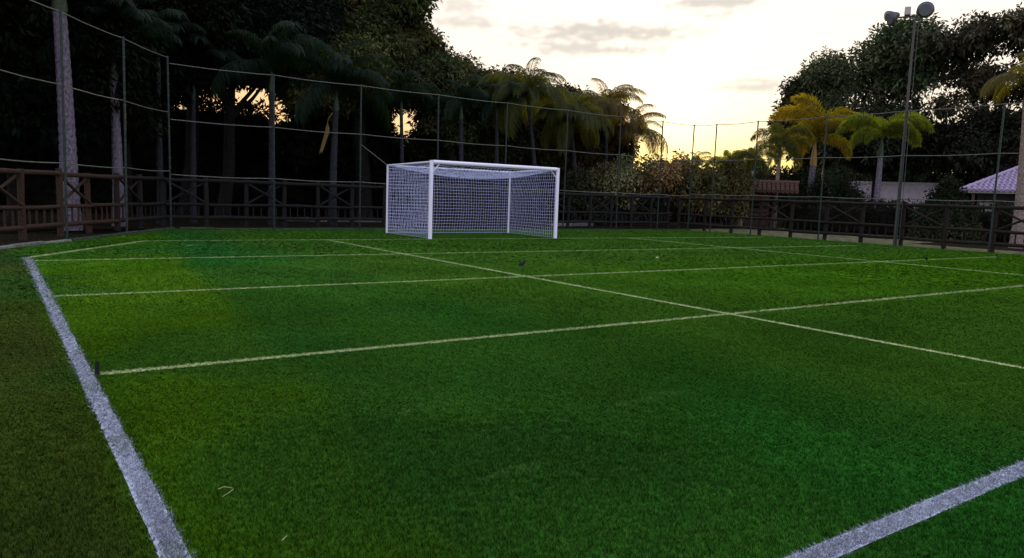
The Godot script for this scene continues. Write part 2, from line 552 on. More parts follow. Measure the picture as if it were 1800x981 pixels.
func pipe_fence(label: String, spots: Array, m: Material, heights: Array, rail_m: Material, shared := false):
	var root := thing("pipe_fence", label, "fence", spots[0])
	var g := rng_of(spots.size() * 7 + 1)
	var o: Vector3 = spots[0]
	for i in spots.size():
		var p: Vector3 = spots[i] - o
		var top := p + Vector3(g.randf_range(-0.03, 0.03), heights[2] + 0.04, g.randf_range(-0.03, 0.03))
		if i + 1 < spots.size():
			var q: Vector3 = spots[i + 1] - o
			for h in heights:
				var mb := MB.new()
				var pts := []
				for k in 7:
					var t := k / 6.0
					pts.append(p.lerp(q, t) + Vector3.UP * (h - 0.03 * sin(t * PI) + g.randf_range(-0.004, 0.004)))
				mb.tube(pts, [0.014, 0.014, 0.014, 0.014, 0.014, 0.014, 0.014], 6)
				obj("rail", mb.done(), rail_m, root)
		if shared and i == 0: continue   # the corner post belongs to the other run
		var post := obj("post", pipe(p - Vector3.UP * 0.05, top, 0.030), m, root)
		# cord ties up the post
		var tb := MB.new()
		var y := 0.25
		while y < heights[2]:
			var c := p.lerp(top, (y + 0.05) / (top.y + 0.05))
			tb.tube([c + Vector3(0.032, 0, 0), c + Vector3(0.0, 0.006, 0.032), c + Vector3(-0.032, 0.012, 0), c + Vector3(0, 0.018, -0.032), c + Vector3(0.032, 0.024, 0)], [0.007, 0.007, 0.007, 0.007, 0.007], 4)
			y += 0.3
		tag(obj("cord_ties", tb.done(), rail_m, post), "", "", "", "stuff")

# ------------------------------------------------------------------ goal
func net_panel(f: Callable, nu: int, nv: int, r: float, sd: int) -> ArrayMesh:
	# cords along u and v over the surface f(u, v)
	var g := rng_of(sd)
	var m := MB.new()
	var off := []
	for i in nu + 1:
		var row := []
		for j in nv + 1:
			var w := minf(minf(i, nu - i), minf(j, nv - j))
			row.append(Vector3(g.randf_range(-1, 1), g.randf_range(-1, 1), g.randf_range(-1, 1)) * (0.0 if w <= 0 else 0.009))
		off.append(row)
	for i in nu + 1:
		var pts := []
		var rad := []
		for j in nv + 1:
			pts.append(f.call(float(i) / nu, float(j) / nv) + off[i][j])
			rad.append(r)
		m.tube(pts, rad, 4, false)
	for j in nv + 1:
		var pts := []
		var rad := []
		for i in nu + 1:
			pts.append(f.call(float(i) / nu, float(j) / nv) + off[i][j])
			rad.append(r)
		m.tube(pts, rad, 4, false)
	return m.done()

func make_goal():
	var root := thing("football_goal", "white box shaped football goal with square mesh net on the goal line", "goal", Vector3(12.6, 0, -18.9))
	var paint := mat("goal_paint", lin(0.76, 0.73, 0.84), 0.4, {"spec": 0.5, "bump": 1.5, "bump_freq": 0.02})
	var thin := mat("goal_thin", lin(0.72, 0.70, 0.80), 0.45, {"spec": 0.5})
	var cord := mat("net_cord", lin(0.50, 0.52, 0.74), 0.8)
	var hw := 2.28
	var h := 2.2
	var dp := -2.75
	var bw := 2.33
	var rh := 2.13
	obj("front_post", pipe(Vector3(-hw, -0.05, 0), Vector3(-hw, h + 0.045, 0), 0.058, 16), paint, root)
	obj("front_post", pipe(Vector3(hw, -0.05, 0), Vector3(hw, h + 0.045, 0), 0.058, 16), paint, root)
	obj("crossbar", pipe(Vector3(-hw + 0.055, h, 0), Vector3(hw - 0.055, h, 0), 0.055, 16), paint, root)
	obj("rear_post", pipe(Vector3(-bw, -0.05, dp), Vector3(-bw, rh, dp), 0.032, 10), thin, root)
	obj("rear_post", pipe(Vector3(bw, -0.05, dp), Vector3(bw, rh, dp), 0.032, 10), thin, root)
	obj("rear_bar", pipe(Vector3(-bw, rh, dp), Vector3(bw, rh, dp), 0.024, 10), thin, root)
	obj("side_bar", pipe(Vector3(-hw, h, 0), Vector3(-bw, rh, dp), 0.026, 10), thin, root)
	obj("side_bar", pipe(Vector3(hw, h, 0), Vector3(bw, rh, dp), 0.026, 10), thin, root)
	obj("corner_brace", pipe(Vector3(hw, h - 0.33, 0), Vector3(hw - 0.28, h - 0.03, -0.01), 0.016, 8), thin, root)
	obj("corner_brace", pipe(Vector3(-hw, h - 0.33, 0), Vector3(-hw + 0.28, h - 0.03, -0.01), 0.016, 8), thin, root)
	var r := 0.0055
	# back: bellies a little and lies on the turf at its foot
	tag(obj("back_net", net_panel(func(u, v): return Vector3(lerpf(-bw, bw, u), lerpf(rh, 0.03, v), dp + 0.30 * sin(v * PI * 0.9) * sin(u * PI) * 0.5), 46, 21, r, 1), cord, root), "square mesh net hanging across the back of the goal")
	tag(obj("side_net", net_panel(func(u, v): return Vector3(lerpf(-hw, -bw, u) + 0.16 * sin(u * PI) * sin(v * PI), lerpf(lerpf(h, rh, u), 0.03, v), u * dp), 27, 21, r, 2), cord, root), "square mesh net of the goal side nearer the centre line")
	tag(obj("side_net", net_panel(func(u, v): return Vector3(lerpf(hw, bw, u) - 0.16 * sin(u * PI) * sin(v * PI), lerpf(lerpf(h, rh, u), 0.03, v), u * dp), 27, 21, r, 3), cord, root), "square mesh net of the goal side farther from the centre line")
	tag(obj("top_net", net_panel(func(u, v): return Vector3(lerpf(lerpf(-hw, -bw, v), lerpf(hw, bw, v), u), lerpf(h, rh, v) - 0.34 * pow(sin(v * PI), 0.8) * pow(sin(u * PI), 0.45), v * dp), 38, 20, r, 4), cord, root), "net of the goal roof sagging below the crossbar")
	# the stay from the fence to the rear corner of the goal
	var p := Vector3(10.2, 2.85, -23.6)
	var w := obj("stay_wire", pipe(p, Vector3(12.6 - bw, rh, -18.9 + dp), 0.012, 6), mat("wire", lin(0.10, 0.10, 0.09), 0.5))
	tag(w, "thin stay wire slanting from the pipe fence down to the goal's rear corner", "wire")

# ------------------------------------------------------------------ plants
var clumps := {}
func clump(kind: String, leaves: int, radius: float, l: float, w: float, sd: int) -> ArrayMesh:
	if clumps.has(kind): return clumps[kind]
	var g := rng_of(sd)
	var m := MB.new()
	for i in leaves:
		var d := Vector3(g.randfn(), g.randfn(), g.randfn()).normalized()
		var p := d * radius * pow(g.randf(), 0.45)
		var dir := (d + Vector3(g.randfn(), g.randfn() - 0.5, g.randfn()) * 0.7).normalized()
		var side := dir.cross(Vector3(g.randfn(), g.randfn() + 1.0, g.randfn())).normalized()
		var s := g.randf_range(0.7, 1.25)
		m.leaf(p, dir, side, l * s, w * s, Vector3.DOWN * l * s * g.randf_range(0.0, 0.4))
	clumps[kind] = m.done()
	return clumps[kind]

func leaf_mat(key: String, back := 0.35, tint := Color(0.8, 1.0, 0.35)) -> StandardMaterial3D:
	return mat(key, Color(1, 1, 1), 0.65, {"vc": true, "spec": 0.08, "backlight": Color(tint.r * back, tint.g * back, tint.b * back)})

func bark(key: String, a: Color, b: Color) -> StandardMaterial3D:
	return mat(key, Color(1, 1, 1), 0.9, {"ramp": [a, b], "scale": 1.1, "stretch": Vector3(1, 0.35, 1), "freq": 0.03, "bump": 6.0, "bump_freq": 0.06})

# blobs: [centre offset from base, radius vector]; per blob clumps are set in a shell
func foliage(root: Node3D, blobs: Array, mesh: Mesh, m: Material, col: Color, density: float, spread: float, sd: int, scale := 1.0, called := "crown", warm := Color(1, 1, 1)) -> Node:
	var g := rng_of(sd)
	var places := []
	var colors := []
	for bl in blobs:
		var c: Vector3 = bl[0]
		var r: Vector3 = bl[1]
		var count := int(density * pow(r.x * r.y * r.z, 2.0 / 3.0) * 4.0 * PI)
		var tone := g.randf_range(0.45, 1.55)
		var hue := g.randf_range(0.85, 1.25)
		for i in count:
			var d := Vector3(g.randfn(), g.randfn() + 0.12, g.randfn()).normalized()
			var q := lerpf(1.0 - spread, 1.0, pow(g.randf(), 0.6)) * (1.0 + 0.22 * noise.get_noise_3d((c.x + d.x * 2.0) * 14.0, (c.y + d.y * 2.0) * 14.0, (c.z + d.z * 2.0) * 14.0))
			var p := c + d * r * q
			if p.y + root.position.y < 0.1: continue
			var s := scale * g.randf_range(0.7, 1.25)
			places.append(Transform3D(Basis.from_euler(Vector3(g.randf_range(-0.6, 0.6), g.randf() * TAU, g.randf_range(-0.6, 0.6))).scaled(Vector3.ONE * s), p))
			var k := tone * g.randf_range(0.6, 1.4)
			colors.append(Color(col.r * k * hue * warm.r, col.g * k * warm.g, col.b * k * warm.b))
	var o := multi(called, mesh, m, places, colors, root)
	return o

func crown_blobs(center: Vector3, r: Vector3, count: int, br: float, sd: int, flat := 0.75) -> Array:
	var g := rng_of(sd)
	var out := []
	for i in count:
		var d := Vector3(g.randfn(), g.randfn(), g.randfn()).normalized() * pow(g.randf_range(0.15, 1.0), 0.4)
		var s := br * g.randf_range(0.7, 1.3)
		out.append([center + d * r, Vector3(s, s * flat, s)])
	return out

func tree(called: String, label: String, at: Vector3, trunk_r: float, blobs: Array, mesh: Mesh, lm: Material, bm: Material, col: Color, density: float, sd: int, scale := 1.0, spread := 0.55, group := "", warm := Color(1, 1, 1)) -> Node3D:
	var root := thing(called, label, "tree", at, 0.0, group)
	var g := rng_of(sd + 1)
	var mid := Vector3.ZERO
	for b in blobs: mid += b[0] / blobs.size()
	var fork := Vector3(mid.x * 0.5, mid.y * 0.5, mid.z * 0.5)
	var t := MB.new()
	t.tube([Vector3(0, -0.1, 0), Vector3(0.02, 0.3, 0), fork * 0.5 + Vector3(0.1, 0, 0.05), fork, mid * 0.8], [trunk_r * 1.5, trunk_r * 1.1, trunk_r * 0.9, trunk_r * 0.8, trunk_r * 0.35], 10, true, 0.06, g)
	obj("trunk", t.done(), bm, root)
	for i in mini(blobs.size(), 12):
		var b: Vector3 = blobs[i * blobs.size() / mini(blobs.size(), 12)][0]
		var m := MB.new()
		var s := fork.lerp(mid * 0.8, g.randf_range(0.0, 0.8))
		m.tube([s, s.lerp(b, 0.4) + Vector3(0, -0.15, 0), s.lerp(b, 0.75), b], [trunk_r * 0.4, trunk_r * 0.28, trunk_r * 0.16, trunk_r * 0.05], 6, true, 0.05, g)
		obj("limb", m.done(), bm, root)
	foliage(root, blobs, mesh, lm, col, density, spread, sd, scale, "crown", warm)
	return root

var fronds := {}
func frond_mesh(key: String, length: float, a0: float, a1: float, pairs: int, leaflet: float, width: float, droop: float, plume: bool, sd: int) -> ArrayMesh:
	if fronds.has(key): return fronds[key]
	var g := rng_of(sd)
	var m := MB.new()
	var pts := []
	var rad := []
	var tang := []
	var p := Vector3.ZERO
	var n := 22
	for i in n + 1:
		var t := float(i) / n
		var th := deg_to_rad(lerpf(a0, a1, pow(t, 1.15)))
		var d := Vector3(0, sin(th), cos(th))
		pts.append(p); tang.append(d)
		rad.append(lerpf(0.028, 0.005, t) * length / 2.2)
		p += d * length / n
	m.tube(pts, rad, 5, false)
	var total := pairs * 2 if not plume else pairs * 8
	for i in total:
		var t: float = lerpf(0.10, 1.0, (i / 2 + g.randf() * 0.4) / (total / 2.0)) if not plume else lerpf(0.12, 1.0, (i + g.randf()) / total)
		var f := clampf(t, 0.0, 0.999) * n
		var k := int(f)
		var base: Vector3 = pts[k].lerp(pts[k + 1], f - k)
		var tt: Vector3 = tang[k]
		var up := Vector3(0, tt.z, -tt.y)
		var s := 1.0 if i % 2 == 0 else -1.0
		var dir: Vector3
		if plume:
			var a := g.randf() * TAU
			dir = (Vector3.RIGHT * cos(a) * 0.8 + up * sin(a) * 0.8 + tt * g.randf_range(0.35, 0.7)).normalized()
		else:
			dir = (Vector3.RIGHT * s * 0.85 + tt * lerpf(0.35, 0.9, t) + up * g.randf_range(0.0, 0.35)).normalized()
		var l := leaflet * (0.35 + 0.65 * sin(clampf(t * 0.92 + 0.12, 0, 1) * PI)) * g.randf_range(0.85, 1.1)
		var w := dir.cross(up).normalized() if not plume else dir.cross(Vector3(g.randfn(), g.randfn(), g.randfn())).normalized()
		w = (w + Vector3(g.randfn(), g.randfn(), g.randfn()) * 0.25).normalized()
		var nn := dir.cross(w).normalized()
		var hang := Vector3.DOWN * droop * l
		var q := base + dir * l * 0.45 + hang * 0.18
		var e := base + dir * l * (1.0 - 0.25 * droop) + hang
		var va := m.vert(base, nn)
		var vb := m.vert(q + w * width * 0.5, nn)
		var vc := m.vert(q - w * width * 0.5, nn)
		var vd := m.vert(e, nn)
		m.tri(va, vb, vc); m.tri(vb, vd, vc)
	fronds[key] = m.done()
	return fronds[key]

func palm(label: String, at: Vector3, crown_y: float, tr: float, fr: Array, count: int, fm: Material, tm: Material, shaft_m: Material, sd: int, lean := Vector3.ZERO, shaft := 0.7, group := "", size := 1.0, low := -25.0, hold: Array = []) -> Node3D:
	var root := thing("palm_tree", label, "palm tree", at, 0.0, group)
	var g := rng_of(sd)
	var t := MB.new()
	var top := Vector3(lean.x, crown_y - shaft, lean.z)
	var n := maxi(10, int(crown_y * 7))
	var pts := []
	var rad := []
	for i in n + 1:
		var k := float(i) / n
		pts.append(Vector3(lean.x * k * k, lerpf(-0.1, top.y, k), lean.z * k * k))
		rad.append(tr * lerpf(1.0, 0.68, k) * (1.0 + 0.35 * exp(-k * 9.0)) * (1.045 if i % 2 == 0 else 0.97))
	t.tube(pts, rad, 12)
	obj("trunk", t.done(), tm, root)
	var c := MB.new()
	var ct := top + Vector3(lean.x, 0, lean.z) * 0.1 + Vector3.UP * shaft
	c.tube([top - Vector3.UP * 0.02, top + Vector3.UP * 0.08, top.lerp(ct, 0.5), ct], [tr * 0.72, tr * 0.85, tr * 0.62, tr * 0.25], 10)
	obj("crownshaft", c.done(), shaft_m, root)
	for i in count:
		var f := obj("frond", fr[i % fr.size()], fm, root, ct - Vector3.UP * 0.06)
		var k := float(i) / count
		var tilt := lerpf(22.0, low, k) + g.randf_range(-9, 9)
		f.rotation = Vector3(deg_to_rad(-tilt), i * 2.39996 + g.randf_range(-0.25, 0.25), 0)
		f.scale = Vector3.ONE * size * g.randf_range(0.85, 1.12)
	# fronds whose direction the photograph shows: [turn in degrees from +z, tilt, scale, mesh]
	for h in hold:
		var f := obj("frond", fr[h[3]], fm, root, ct - Vector3.UP * 0.05)
		f.rotation = Vector3(deg_to_rad(-h[1]), deg_to_rad(h[0]), 0)
		f.scale = Vector3.ONE * size * h[2]
	return root

func shrub(label: String, at: Vector3, blobs: Array, mesh: Mesh, lm: Material, col: Color, density: float, sd: int, scale := 1.0, group := "", warm := Color(1, 1, 1)) -> Node3D:
	var root := thing("shrub", label, "shrub", at, 0.0, group)
	var g := rng_of(sd)
	for i in 6:
		var b: Vector3 = blobs[i % blobs.size()][0]
		var m := MB.new()
		var s := Vector3(g.randf_range(-0.2, 0.2), -0.05, g.randf_range(-0.2, 0.2))
		m.tube([s, s.lerp(b, 0.5) + Vector3(0, 0.1, 0), b], [0.05, 0.035, 0.012], 6)
		obj("stem", m.done(), bark("bark_dark", lin(0.006, 0.005, 0.004), lin(0.016, 0.014, 0.011)), root)
	foliage(root, blobs, mesh, lm, col, density, 0.6, sd, scale, "foliage", warm)
	return root

func hedge(label: String, a: Vector3, b: Vector3, height: float, depth: float, mesh: Mesh, lm: Material, col: Color, density: float, sd: int, scale := 1.0):
	var root := thing("hedge", label, "hedge", a)
	var g := rng_of(sd)
	var d := b - a
	var out := Vector3(-d.z, 0, d.x).normalized()
	var yaw := Basis(d.normalized(), Vector3.UP, d.normalized().cross(Vector3.UP))
	var m := MB.new()
	m.box(d * 0.5 + Vector3.UP * height * 0.47, Vector3(d.length() - 0.4, height * 0.94, depth * 0.55), yaw, 0.15)  # solid dark box added inside the leaves to stop light showing through
	obj("opaque_core", m.done(), bark("hedge_core", lin(0.006, 0.006, 0.004), lin(0.012, 0.012, 0.008)), root)
	var places := []
	var colors := []
	for i in int(density * d.length() * (height * 2.0 + depth)):
		var t := g.randf()
		var u := g.randf() * (height * 2.0 + depth)
		var p := d * t
		if u < height: p += out * depth * 0.5 * g.randf_range(0.7, 1.0) + Vector3.UP * u
		elif u < height * 2.0: p += -out * depth * 0.5 * g.randf_range(0.7, 1.0) + Vector3.UP * (u - height)
		else: p += out * (u - height * 2.0 - depth * 0.5) + Vector3.UP * height * g.randf_range(0.95, 1.0)
		p.y += noise.get_noise_2d(p.x * 6.0, p.z * 6.0) * 0.12
		places.append(Transform3D(Basis.from_euler(Vector3(g.randf() * 6.0, g.randf() * 6.0, 0)).scaled(Vector3.ONE * scale * g.randf_range(0.7, 1.2)), p))
		var k := g.randf_range(0.5, 1.4)
		colors.append(Color(col.r * k, col.g * k, col.b * k))
	multi("foliage", mesh, lm, places, colors, root)

# ------------------------------------------------------------------ other things
func floodlight_pole():
	var steel := mat("pole_steel", lin(0.07, 0.066, 0.056), 0.5, {"metal": 0.3, "bump": 1.0})
	var dark := mat("lamp_shell", lin(0.10, 0.095, 0.10), 0.45, {"metal": 0.4})
	var glass := mat("lamp_glass", lin(0.12, 0.13, 0.14), 0.15, {"spec": 0.6})
	var root := thing("floodlight_pole", "tall steel floodlight pole with two round lamps on a crossarm", "floodlight", Vector3(26.74, 0, -14.2))
	var m := MB.new()
	m.tube([Vector3(0, -0.1, 0), Vector3(0, 3.0, 0), Vector3(0, 6.0, 0), Vector3(0, 8.05, 0)], [0.060, 0.050, 0.042, 0.034], 12)
	obj("pole", m.done(), steel, root)
	var d := Vector3(0.48, 0, 0.88).normalized()
	obj("crossarm", pipe(Vector3(0, 8.0, 0) - d * 0.75, Vector3(0, 8.04, 0) + d * 0.36, 0.032, 8), steel, root)
	obj("cable", pipe(Vector3(0.05, 0.2, 0.12), Vector3(0.03, 8.0, 0.12), 0.012, 6), steel, root)
	var face := Vector3(-0.86, -0.30, 0.42).normalized()
	for s in [-1.0, 1.0]:
		var c := Vector3(0, 8.05, 0) + d * (0.30 if s > 0 else -0.74) + Vector3.UP * (0.17 if s > 0 else -0.02)
		var f := face if s > 0 else Vector3(-0.80, -0.42, -0.42).normalized()
		var b := MB.new()
		b.tube([c - f * 0.30, c - f * 0.26, c - f * 0.10, c + f * 0.02, c + f * 0.10, c + f * 0.11], [0.05, 0.09, 0.17, 0.245, 0.275, 0.255], 20)
		var shell := obj("lamp", b.done(), dark, root)
		var gl := MB.new()
		gl.tube([c + f * 0.112, c + f * 0.125], [0.245, 0.20], 20)
		obj("lamp_glass", gl.done(), glass, shell)
		var br := MB.new()
		br.tube([c - f * 0.05 + Vector3.DOWN * 0.16, c + Vector3.DOWN * 0.22 - f * 0.1, Vector3(0, 8.02, 0) + d * (0.28 if s > 0 else -0.65)], [0.018, 0.018, 0.018], 6)
		obj("bracket", br.done(), steel, shell)
	var bx := MB.new()
	bx.box(Vector3(0, 8.2, 0) - d * 0.25, Vector3(0.26, 0.28, 0.2), Basis(Vector3.UP, 0.5), 0.02)
	obj("control_box", bx.done(), mat("grey_box", lin(0.36, 0.35, 0.34), 0.5), root)

func kerb(label: String, a: Vector3, b: Vector3, sd: int, sink := 0.0, dim := false):
	var root := Node3D.new()
	root.name = numbered("kerb")
	add_child(root)
	root.position = a
	tag(root, label, "", "", "structure")
	var g := rng_of(sd)
	var d := b - a
	var n := int(d.length() / 1.0)
	var u := d / n
	var yaw := Basis(u.normalized(), Vector3.UP, u.normalized().cross(Vector3.UP))
	var tones := [mat("kerb_a", Color(1, 1, 1), 0.9, {"ramp": [lin(0.08, 0.09, 0.08), lin(0.24, 0.235, 0.21)], "scale": 1.5, "bump": 5.0}), mat("kerb_b", Color(0.8, 0.8, 0.8), 0.9, {"ramp": [lin(0.10, 0.10, 0.09), lin(0.30, 0.29, 0.27)], "scale": 1.7, "bump": 5.0, "seed": 9})]
	var dim_stone := mat("kerb_dark", Color(1, 1, 1), 0.95, {"ramp": [lin(0.015, 0.028, 0.018), lin(0.07, 0.085, 0.065)], "scale": 1.5, "bump": 5.0, "spec": 0.05})  # darker greenish stone for the far kerbs
	for i in n:
		var m := MB.new()
		m.box(Vector3.ZERO, Vector3(u.length() - 0.02, 0.16, 0.13), yaw * Basis.from_euler(Vector3(g.randf_range(-0.02, 0.02), g.randf_range(-0.015, 0.015), g.randf_range(-0.01, 0.01))), 0.012)
		obj("kerb_stone", m.done(), (dim_stone if dim else tones[g.randi() % 2]), root, u * (i + 0.5) + Vector3.UP * (0.0 - sink + g.randf_range(-0.015, 0.01)))

func house():
	# a low house with a hipped tile roof and a dark veranda
	var root := thing("house", "low house with a hipped lavender grey tile roof and dark veranda", "house", Vector3(42.5, 0, -18.9), deg_to_rad(-66.0))
	var wall := mat("house_wall", Color(1, 1, 1), 0.9, {"ramp": [lin(0.09, 0.085, 0.08), lin(0.14, 0.13, 0.12)], "bump": 2.0})
	var white := mat("house_white", Color(1, 1, 1), 0.8, {"ramp": [lin(0.42, 0.42, 0.42), lin(0.52, 0.52, 0.5)]})
	var dark := mat("house_dark", lin(0.02, 0.02, 0.02), 0.3)
	var wood := mat("house_post", lin(0.07, 0.05, 0.04), 0.8)
	var tile := mat("roof_tile", Color(1, 1, 1), 0.75, {"ramp": [lin(0.22, 0.17, 0.26), lin(0.42, 0.34, 0.46)], "scale": 0.8, "bump": 2.0})
	# local x runs to the right as seen from the pitch, +z towards the pitch
	var L := 9.0
	var b := MB.new()
	b.box(Vector3(L * 0.5 - 0.2, 1.2, -4.4), Vector3(L - 1.4, 2.4, 3.6))
	obj("wall", b.done(), wall, root)
	for k in 4:
		var w := MB.new()
		var x := 0.95 + k * 1.55
		w.box(Vector3(x, 1.55, -2.58), Vector3(0.72 if k != 1 else 0.5, 0.55, 0.06), Basis.IDENTITY, 0.01)
		var fr := obj("window", w.done(), white, root)
		var gl := MB.new()
		gl.box(Vector3(x - 0.1, 1.55, -2.545), Vector3(0.06, 0.5, 0.03))
		obj("sill_bar", gl.done(), white, fr)
	var dr := MB.new()
	dr.box(Vector3(7.2, 1.0, -2.58), Vector3(0.9, 2.0, 0.06), Basis.IDENTITY, 0.01)
	obj("door", dr.done(), dark, root)
	for k in 5:
		var p := MB.new()
		p.box(Vector3(0.25 + k * 2.1, 1.18, -0.35), Vector3(0.14, 2.36, 0.14), Basis.IDENTITY, 0.015)
		obj("veranda_post", p.done(), wood, root)
	var fa := MB.new()
	fa.box(Vector3(L * 0.5, 2.36, -0.15), Vector3(L + 0.3, 0.14, 0.06))
	fa.box(Vector3(-0.15, 2.36, -3.4), Vector3(0.06, 0.14, 6.6))
	obj("fascia", fa.done(), white, root)
	# roof: rows of round tiles on the front and the hip slope
	var e := [Vector3(-0.35, 2.42, 0.05), Vector3(L + 0.35, 2.42, 0.05), Vector3(L + 0.35, 2.42, -6.85), Vector3(-0.35, 2.42, -6.85)]
	var r0 := Vector3(3.1, 4.15, -3.4)
	var r1 := Vector3(L - 3.1, 4.15, -3.4)
	var slopes := [[e[0], e[1], r1, r0], [e[3], e[0], r0, r0], [e[1], e[2], r1, r1], [e[2], e[3], r0, r1]]
	for s in slopes:
		var t := MB.new()
		var lo0: Vector3 = s[0]
		var lo1: Vector3 = s[1]
		var nn: Vector3 = (lo1 - lo0).cross(s[2] - lo0).normalized()
		if nn.y < 0: nn = -nn
		t.face([s[0], s[1], s[2]], nn)
		if s[2] != s[3]: t.face([s[0], s[2], s[3]], nn)
		var along := (lo1 - lo0).normalized()
		var upv := nn.cross(along)
		if upv.y < 0: upv = -upv
		var len := lo0.distance_to(lo1)
		var rise: float = (s[2] - lo0).dot(upv)
		var rows := int(rise / 0.30)
		for j in rows:
			var y0 := rise * j / rows
			var x0: float = lerpf(0.0, (s[3] - lo0).dot(along), y0 / rise)
			var x1: float = lerpf(len, (s[2] - lo0).dot(along), y0 / rise)
			var cols := int((x1 - x0) / 0.24)
			for c in cols:
				var p := lo0 + along * (x0 + (c + 0.5) * (x1 - x0) / cols) + upv * y0 + nn * 0.02
				t.tube([p - nn * 0.005, p + upv * (rise / rows + 0.04) - nn * 0.012 + nn * 0.0], [0.105, 0.08], 6, true)
		tag(obj("roof_slope", t.done(), tile, root), "", "", "", "stuff" if slopes.find(s) > 1 else "")
	for s in [[e[0], r0], [e[1], r1], [r0, r1], [e[3], r0]]:
		var t := MB.new()
		t.tube([s[0] + Vector3.UP * 0.03, s[1] + Vector3.UP * 0.05], [0.11, 0.11], 8)
		obj("ridge_tiles", t.done(), tile, root)

func white_building():
	var root := thing("white_building", "low pale building half hidden under the big tree's branches", "building", Vector3(47.6, 0, -28.9), deg_to_rad(-61.5))
	var w := mat("render_white", Color(1, 1, 1), 0.9, {"ramp": [lin(0.60, 0.55, 0.62), lin(0.74, 0.67, 0.75)], "scale": 0.3, "bump": 1.0})
	var m := MB.new()
	m.box(Vector3(2.6, 1.45, -2.0), Vector3(5.6, 2.9, 4.0))
	obj("wall", m.done(), w, root)
	var c := MB.new()
	c.box(Vector3(2.6, 2.98, -2.0), Vector3(5.8, 0.16, 4.2), Basis.IDENTITY, 0.02)
	obj("parapet", c.done(), w, root)
	var d := MB.new()
	d.box(Vector3(1.9, 1.0, 0.0), Vector3(0.9, 2.0, 0.06), Basis.IDENTITY, 0.01)
	obj("door", d.done(), mat("shut_door", lin(0.16, 0.13, 0.13), 0.6), root)

func kiosk():
	var root := thing("kiosk", "small open wooden kiosk with a reddish tile roof behind the log fence", "kiosk", Vector3(35.6, 0, -26.2), deg_to_rad(-52.0))
	var wood := mat("kiosk_wood", Color(1, 1, 1), 0.85, {"ramp": [lin(0.03, 0.016, 0.01), lin(0.08, 0.04, 0.024)], "scale": 2.0, "bump": 3.0})
	var tile := mat("kiosk_tile", Color(1, 1, 1), 0.8, {"ramp": [lin(0.055, 0.030, 0.021), lin(0.12, 0.066, 0.046)], "scale": 1.5, "bump": 3.0})
	for x in [-1.1, 0.0, 1.1]:
		for z in [0.0, -1.6]:
			var p := MB.new()
			p.tube([Vector3(x, -0.05, z), Vector3(x, 2.02, z)], [0.06, 0.055], 8)
			obj("post", p.done(), wood, root)
	for k in 4:
		var m := MB.new()
		m.box(Vector3(-0.55, 0.25 + k * 0.24, 0.06), Vector3(1.1, 0.20, 0.03), Basis.IDENTITY, 0.006)
		obj("plank", m.done(), wood, root)
	var ct := MB.new()
	ct.box(Vector3(-0.55, 1.27, 0.06), Vector3(1.3, 0.05, 0.4), Basis.IDENTITY, 0.01)
	obj("counter", ct.done(), wood, root)
	var bb := MB.new()
	bb.box(Vector3(-0.5, 1.72, 0.05), Vector3(1.15, 0.22, 0.03), Basis.IDENTITY, 0.006)
	obj("sign_board", bb.done(), wood, root)
	for side in [1.0, -1.0]:
		var t := MB.new()
		for c in 13:
			var x := -1.45 + c * 0.24
			for j in 5:
				var y0 := j / 5.0
				var p := Vector3(x, 2.05 + y0 * 0.5, -0.8 + side * (1.15 - y0 * 1.15))
				var q := Vector3(x, 2.05 + (y0 + 0.21) * 0.5 - 0.02, -0.8 + side * (1.15 - (y0 + 0.21) * 1.15))
				t.tube([p, q], [0.125, 0.095], 6)
		tag(obj("roof_tiles", t.done(), tile, root), "", "", "", "stuff")
	var rd := MB.new()
	rd.tube([Vector3(-1.6, 2.58, -0.8), Vector3(1.6, 2.58, -0.8)], [0.11, 0.11], 8)
	obj("ridge", rd.done(), tile, root)

func bird(label: String, at: Vector3, turn: float, s: float):
	var root := thing("bird", label, "bird", at, turn, "dark birds standing on the turf")
	root.scale = Vector3.ONE * s
	var plum := mat("plumage", lin(0.012, 0.013, 0.014), 0.6)
	var m := MB.new()
	# one body from tail tip over the back to the head, along +x, breast upright
	m.tube([Vector3(-0.085, 0.030, 0), Vector3(-0.05, 0.045, 0), Vector3(-0.025, 0.06, 0), Vector3(0.0, 0.075, 0), Vector3(0.022, 0.095, 0), Vector3(0.034, 0.115, 0), Vector3(0.042, 0.132, 0), Vector3(0.050, 0.142, 0), Vector3(0.058, 0.146, 0)],
		[0.005, 0.010, 0.024, 0.031, 0.029, 0.019, 0.016, 0.014, 0.005], 12)
	obj("body", m.done(), plum, root)
	var w := MB.new()
	for z in [-1.0, 1.0]:
		w.leaf(Vector3(0.018, 0.10, z * 0.026), Vector3(-0.85, -0.5, z * 0.05).normalized(), Vector3(0.45, -0.85, 0).normalized(), 0.105, 0.045, Vector3.ZERO)
	obj("wing", w.done(), plum, root)
	var b := MB.new()
	b.tube([Vector3(0.056, 0.144, 0), Vector3(0.082, 0.140, 0)], [0.005, 0.001], 6)
	obj("beak", b.done(), mat("beak", lin(0.05, 0.04, 0.03), 0.5), root)
	for z in [-0.012, 0.012]:
		var l := MB.new()
		l.tube([Vector3(0.004, 0.055, z), Vector3(-0.006, 0.028, z), Vector3(0.002, 0.002, z)], [0.004, 0.0025, 0.0025], 5)
		l.tube([Vector3(-0.008, 0.003, z), Vector3(0.020, 0.003, z)], [0.002, 0.0015], 4)
		obj("leg", l.done(), mat("beak", Color.BLACK), root)

func twig(label: String, pts: Array, r: float):
	var m := MB.new()
	var rad := []
	for i in pts.size(): rad.append(r * lerpf(1.0, 0.5, float(i) / pts.size()))
	m.tube(pts, rad, 6)
	tag(obj("twig", m.done(), mat("straw", Color(1, 1, 1), 0.8, {"ramp": [lin(0.18, 0.19, 0.07), lin(0.30, 0.30, 0.14)], "scale": 6.0})), label, "twig")

